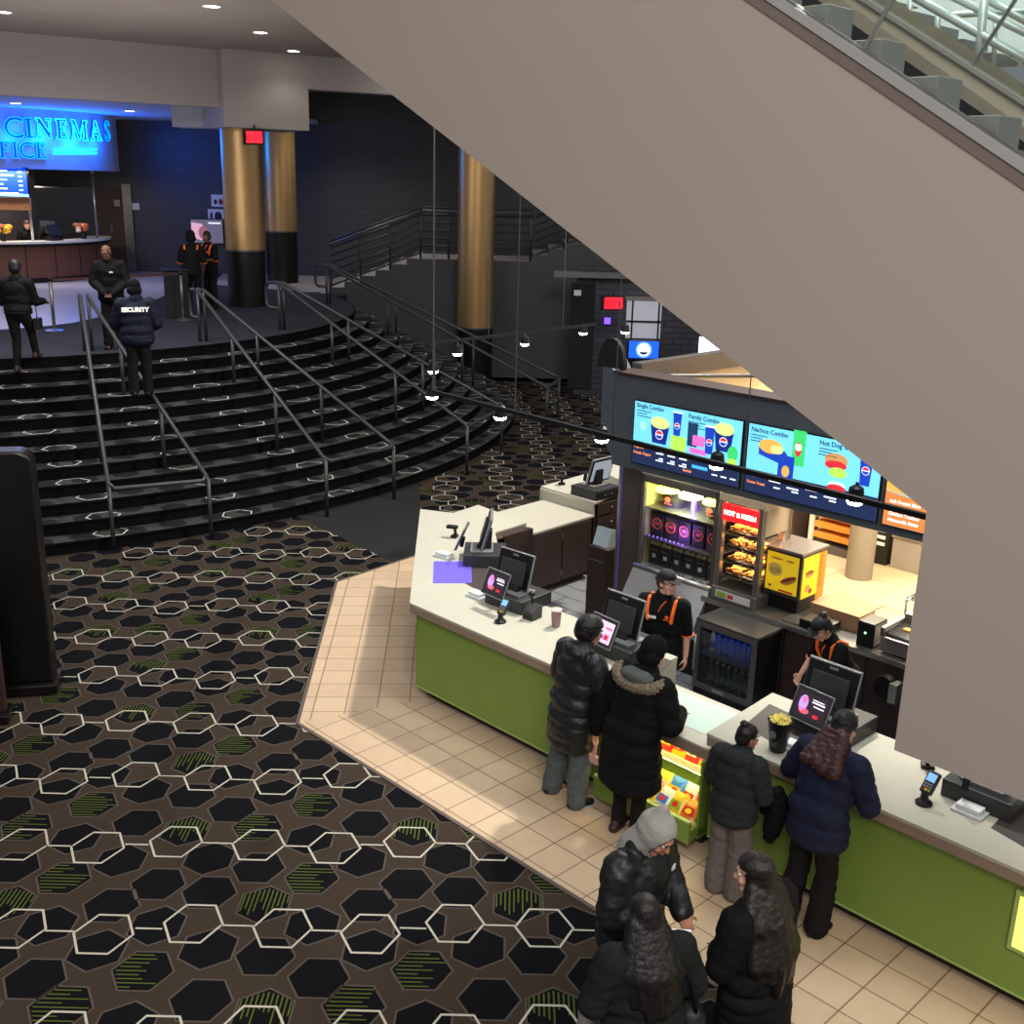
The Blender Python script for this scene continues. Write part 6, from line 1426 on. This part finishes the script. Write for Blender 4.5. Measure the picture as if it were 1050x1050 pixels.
# P4 ---- woman in navy
f = person('woman in navy jacket and dark flared trousers leaning on the right counter', standing(866, 742, 1.57)+VV*-.18, hdx-R_(2), 1.70, m_skin_l, 16, -5, 18, width=1.1, arms={'R': ((.33, .06, 1.13), (.16, .34, 1.1)), 'L': ((-.34, .08, 1.15), (-.16, .36, 1.12))}, hipback=.06, legs={'L': ((-.12, -.02, .5), (-.16, -.08, .085)), 'R': ((.11, -.02, .5), (.12, -.1, .085))})
jacket(f, 'jacket', m_jnavy, .045, .74, .96, wr=.011, wf=8); trousers(f, m_leg, .105, .085, .10, wr=.01); shoes(f, m_shoe)
hairshell(f, m_hair, .016, .06); mb = MB()
for sx in (-.07, -.02, .03, .08): mb.cap(f.hd(sx*.8, -.09, -.04), f.up(sx*1.5, -.165, .42-.03*(sx > 0)), .05, .06)
remesh(mb, 'hair_lengths', m_hairr, f.root, .011, 3, .01, 26, 4)
p_ = atz(797, 812, .95); t = thing('carried_jacket', 'black jacket hanging at the left side of the woman in navy', 'jacket', (p_.x, p_.y, .52), hdx)
mb = MB(); mb.cap((0, 0, .42), (.03, 0, .3), .06, .09); mb.cap((.03, 0, .3), (-.02, 0, .1), .09, .07); mb.cap((-.02, 0, .1), (-.03, 0, .02), .06, .04); mb.cap((-.02, 0, .32), (-.1, 0, .24), .05, .04)
remesh(mb, 'cloth', m_coat, t, .011, 3, .012, 12, 6)
# P5 ---- grey hood
f = person('person in black puffer jacket with pointed grey hood up, face lowered', standing(655, 806, 1.86), R_(-132), 1.76, m_skin_m, 4, 0, 32, arms={'L': ((-.28, .06, 1.16), (-.10, .30, 1.08)), 'R': ((.28, .06, 1.16), (.12, .32, 1.10))})
jacket(f, 'puffer_jacket', m_jpuff, .055, .82, .93, wr=.012, wf=9); trousers(f, m_leg); shoes(f, m_shoe); hoodup(f, m_hood_grey, .03)
hairshell(f, m_hairb, .004, .05)
lg = MB(); Tm = Matrix.Translation(f.up(-.11, .178, .40)) @ RX90.inverted() @ Matrix.Rotation(R_(180), 4, 'Y')
for i in range(3):
    lg.prism(disc(0, 0, .012+.011*i, None, 10, 0, 90)+disc(0, 0, .005+.011*i, None, 10, 0, 90)[::-1], -.003, .003, T=Matrix.Translation(f.up(-.12, .182, .405)) @ RX90)
lg.build('chest_emblem', m_white, f.root)
hp = f.hand['R'][0]; p_ = Matrix.Translation(f.root.location) @ Matrix.Rotation(f.root.rotation_euler.z, 4, 'Z') @ (hp*f.s)
t = thing('phone', 'pale phone held by the person with the grey hood', 'phone', (p_.x, p_.y, p_.z), R_(-132)); MB().box(-.035, .035, -.075, .075, .012, .022, T=Matrix.Rotation(R_(25), 4, 'X')).build('case', m_white, t, bevel=.004); MB().box(-.031, .031, -.07, .07, .022, .0235, T=Matrix.Rotation(R_(25), 4, 'X')).build('display', emis('phone_glow', (230, 235, 245), .8), t)
# P6 ---- long black hair
f = person('woman with long black hair in dark jacket seen from behind at the bottom edge', standing(668, 930, 1.60), R_(18), 1.60, m_skin_l, 3, -6, 14, width=1.15, arms={'L': ((-.32, .02, 1.15), (-.20, .22, 1.05)), 'R': ((.32, .02, 1.15), (.22, .22, 1.05))})
jacket(f, 'jacket', m_jgrn, .06, .74, .95, wr=.011, wf=8); trousers(f, cloth('trousers_pale_grey', (120, 116, 112)), .115, .1, .095); shoes(f, m_shoe)
hairshell(f, m_hair, .016, .058, long=[f.up(0, -.15, .40), f.up(0, -.19, .16)])
p_ = S(5.5, -2.35, 0)
mb = MB(); mb.cap((.26, .08, .98), (.33, .14, 1.0), .05, .04); mb.ell((.3, .02, .92), (.1, .14, .12)); o = remesh(mb, 'shoulder_bag', cloth('bag_black', (22, 22, 24), .5), f.root, .011, 3, .006, 12, 3); MB().tube([f.up(-.12, .12, .40), f.up(.03, .14, .5), f.up(.14, .02, .56), f.up(.24, -.12, .3), V3((.32, -.06, .95))], .012).build('bag_strap', m_coat, o, True)
p_ = atz(604, 1003, 1.02); t = thing('tote_bag', 'pale grey bag hanging at the left of the woman with long black hair', 'bag', (p_.x, p_.y, .62), R_(18))
mb = MB(); mb.cap((0, 0, .05), (0, 0, .26), .055, .05); mb.cap((-.02, 0, .05), (.03, 0, .06), .05, .05); remesh(mb, 'cloth', cloth('tote_pale_grey', (150, 144, 138)), t, .01, 3, .008, 14, 3)
MB().tube([(-.03, 0, .28), (-.02, 0, .40), (.03, 0, .44), (.04, 0, .3)], .006).build('handle', m_coat, t, True)
# P7 ---- long dark hair, black coat
f = person('person in black coat, long dark hair over the back, face turned left', standing(787, 888, 1.60), R_(42), 1.63, m_skin_l, 3, 28, 6, width=1.2, arms={'L': ((-.30, .05, 1.12), (-.10, .22, 1.06)), 'R': ((.30, .05, 1.12), (.10, .22, 1.06))})
jacket(f, 'long_coat', m_coat, .06, .5, .95, wr=.01, wf=8, flare=.05); trousers(f, m_leg, .085, .07, .06); shoes(f, m_shoe)
hairshell(f, hairmat('hair_brown_black', (27, 20, 19)), .026, .062, long=[f.up(.0, -.13, .42), f.up(0, -.19, .2), f.up(0, -.2, .02)], lw=1.6)
# S1 ---- staff with cap
def staff_top(f, badge=True):
    jacket(f, 'polo_shirt', m_polo, .014, .84, .5, coll=True, wr=.006, wf=10, short=True)
    up = f.up
    for sg in (-1, 1):
        mb = MB(); pts = [up(.125*sg, .125, .30), up(.135*sg, .118, .40), up(.14*sg, .06, .50), up(.14*sg, -.04, .515), up(.135*sg, -.10, .44)]
        for a_, b_ in zip(pts, pts[1:]): mb.cap(a_, b_, .022, .022, 1)
        remesh(mb, 'shoulder_stripe', m_orng, f.root, .008, 2)
    MB().tube([up(-.05, .085, .51), up(-.01, .118, .455), up(.012, .128, .40)], .006, 6).build('collar_piping', m_orng, f.root, True)
    if badge:
        MB().box(-.045, .045, 0, .008, -.012, .014, T=Matrix.Translation(up(.075, .142, .335)) @ f.Rl.to_4x4()).build('name_badge', m_white, f.root)
        MB().prism(disc(-.085, 0, .018, None, 14), -.004, .004, T=Matrix.Translation(up(0, .147, .36)) @ RX90).build('chest_emblem', m_orng, f.root); MB().box(-.125, -.045, 0, .004, -.032, -.026, T=Matrix.Translation(up(0, .147, .36))).build('chest_wordmark', m_orng, f.root)
    for k in 'LR':
        e = f.arm[k][0]; d = (f.sh[k]-e).normalized(); T = Matrix.Translation(e) @ d.to_track_quat('Z', 'Y').to_matrix().to_4x4(); MB().lathe([(.062, 0), (.066, .002), (.066, .008), (.062, .01)], 16, T @ Matrix.Translation((0, 0, -.04))).build('sleeve_piping', m_orng, f.root, True)
f = person('staff member in black cap and orange striped polo, before the popcorn cabinet', standing(684, 584, 1.68), R_(152), 1.68, m_skin_l, 2, 66, 2, width=1.12, arms={'R': ((.27, .08, 1.16), (.2, .33, 1.08)), 'L': ((-.25, -.02, 1.13), (-.27, .04, .88))}, curl=.8)
staff_top(f); trousers(f, m_leg); shoes(f, m_shoe); hairshell(f, m_hairr, .01, .055); ballcap(f, m_blkm); mb = MB(); mb.ell(f.hd(0, -.12, .01), .038); remesh(mb, 'hair_bun', m_hairr, f.root, .009, 2, .004, 30, 1)
MB().tube([f.hd(-.078, .0, .012), f.hd(-.06, .092, .012), f.hd(0, .104, .01), f.hd(.06, .092, .012), f.hd(.078, 0, .012)], .003, 6).build('glasses', m_ink, f.root, True)
# S2 ---- staff bending
f = person('staff member in black with orange stripes bending over behind the right counter', S(3.62, 2.2, 0), R_(105), 1.6, m_skin_l, 30, 15, 30, arms={'L': ((-.27, .26, 1.02), (-.10, .36, .84)), 'R': ((.33, .10, 1.02), (.26, .26, .86))}, hipback=.12, squat=.04)
staff_top(f, False); trousers(f, m_leg); shoes(f, m_shoe); hairshell(f, m_hair, .014, .055, bun=True); ballcap(f, m_blkm)
# ---- upstairs
def up_at(px, py, h, z0): return standing(px, py, h, z0)
f = person('woman in black with small bag stepping up at the left of the steps', V3((-8.0, 17.80, 2.25-RISE)), R_(6), 1.78, m_skin_m, 3, 10, 8,  arms={'R': ((.25, .08, 1.12), (.30, .34, 1.10)), 'L': ((-.25, .05, 1.12), (-.14, .28, 1.08))}, legs={'L': ((-.08, .05, .50), (-.09, -.02, .085)), 'R': ((.12, .16, .66), (.13, .26, .085+RISE))}, vox=.011, fingers=True)
jacket(f, 'jacket', m_jblk, .035, .90, .95); trousers(f, m_leg, .105, .07, .056); shoes(f, m_shoebr); hairshell(f, m_hair, .022, .055)
o = MB().box(.2, .30, .02, .2, .68, .86).build('handbag', m_shoe, f.root, bevel=.015); MB().tube([V3((.25, .1, .86)), V3((.25, .08, 1.12)), f.up(.16, .02, .52)], .008).build('bag_strap', m_shoe, o, True)
f = person('bald security guard in black jacket standing at the top of the steps, hands joined', up_at(110, 250, 1.80, 2.25), R_(188), 1.80, m_skin_d, 2, -8, 20, arms={'L': ((-.27, .04, 1.13), (-.06, .2, .95)), 'R': ((.27, .04, 1.13), (.06, .2, .95))}, vox=.011, width=1.0)
jacket(f, 'jacket', m_jblk, .035, .84, .95); trousers(f, m_leg, .1, .085, .08); shoes(f, m_shoe); MB().box(-.09, -.03, .170, .176, 1.29, 1.315).build('chest_badge', m_white, f.root); MB().tube([f.hd(-.078, .0, .012), f.hd(-.06, .092, .012), f.hd(0, .104, .01), f.hd(.06, .092, .012), f.hd(.078, 0, .012)], .005, 6).build('glasses', m_ink, f.root, True)
f = person('security guard in navy jacket lettered SECURITY, seen from behind on the steps', up_at(137, 290, 1.74, 2.25-2*RISE), R_(18), 1.76, m_skin_d, 8, 10, 12, arms={'L': ((-.32, .1, 1.12), (-.3, .36, 1.0)), 'R': ((.3, .02, 1.12), (.2, .24, 1.0))}, vox=.011, width=1.12)
jacket(f, 'jacket', cloth('jacket_security_navy', (26, 29, 44), .6), .055, .82, .95); trousers(f, m_leg, .1, .085, .08); shoes(f, m_shoe); beanie(f, m_coat)
text('lettering', 'SECURITY', .088, emis('lettering_glow', (240, 240, 235), .35), f.root, Matrix.Translation(f.up(0, -.205, .34)) @ f.Rl.to_4x4() @ RX90, center=True, bold=.006, extr=.008)  # faint emission in the lettering stands in for light it reflects
f = person('box office clerk in dark clothes behind the counter at the left edge', V3((BC.x+1.75, BC.y-1.55, Z_UP)), R_(-150), 1.66, m_skin_l, 8, 20, 18, vox=.011, arms={'L': ((-.25, .1, 1.12), (-.14, .3, 1.08)), 'R': ((.25, .1, 1.12), (.14, .3, 1.08))})
p_ = atz(26, 218, Z_UP+1.62); f.root.location = (p_.x, p_.y, Z_UP) if False else atY(25, 218, BC.y-1.6)-V3((0, 0, 1.66)); 
jacket(f, 'jacket', m_jblk, .02, .85, .95); trousers(f, m_leg); shoes(f, m_shoe); hairshell(f, m_hairb, .012, .05)
f.root.location.z = Z_UP
f = person('usher in black with orange shoulder stripes, back turned, behind the ticket podium', up_at(195, 238, 1.76, 2.25), R_(10), 1.76, m_skin_d, 2, 15, 5, vox=.011, arms={'R': ((.26, .03, 1.12), (.22, .16, .90)), 'L': ((-.26, .03, 1.12), (-.2, .2, .96))}); staff_top(f, False); trousers(f, m_leg, .1, .08, .075); shoes(f, m_shoe); beanie(f, m_coat)
f = person('usher in black with bare crossed forearms, half hidden by the near gold column', up_at(221, 235, 1.74, 2.25)+V3((.15, -1.2, 0)), R_(150), 1.74, m_skin_d, 2, 10, 5, vox=.011, arms={'R': ((.26, .06, 1.12), (.05, .24, 1.08)), 'L': ((-.26, .06, 1.12), (.02, .22, 1.12))}); staff_top(f, True); trousers(f, m_leg, .1, .08, .075); shoes(f, m_shoe); hairshell(f, m_hair, .012, .05)
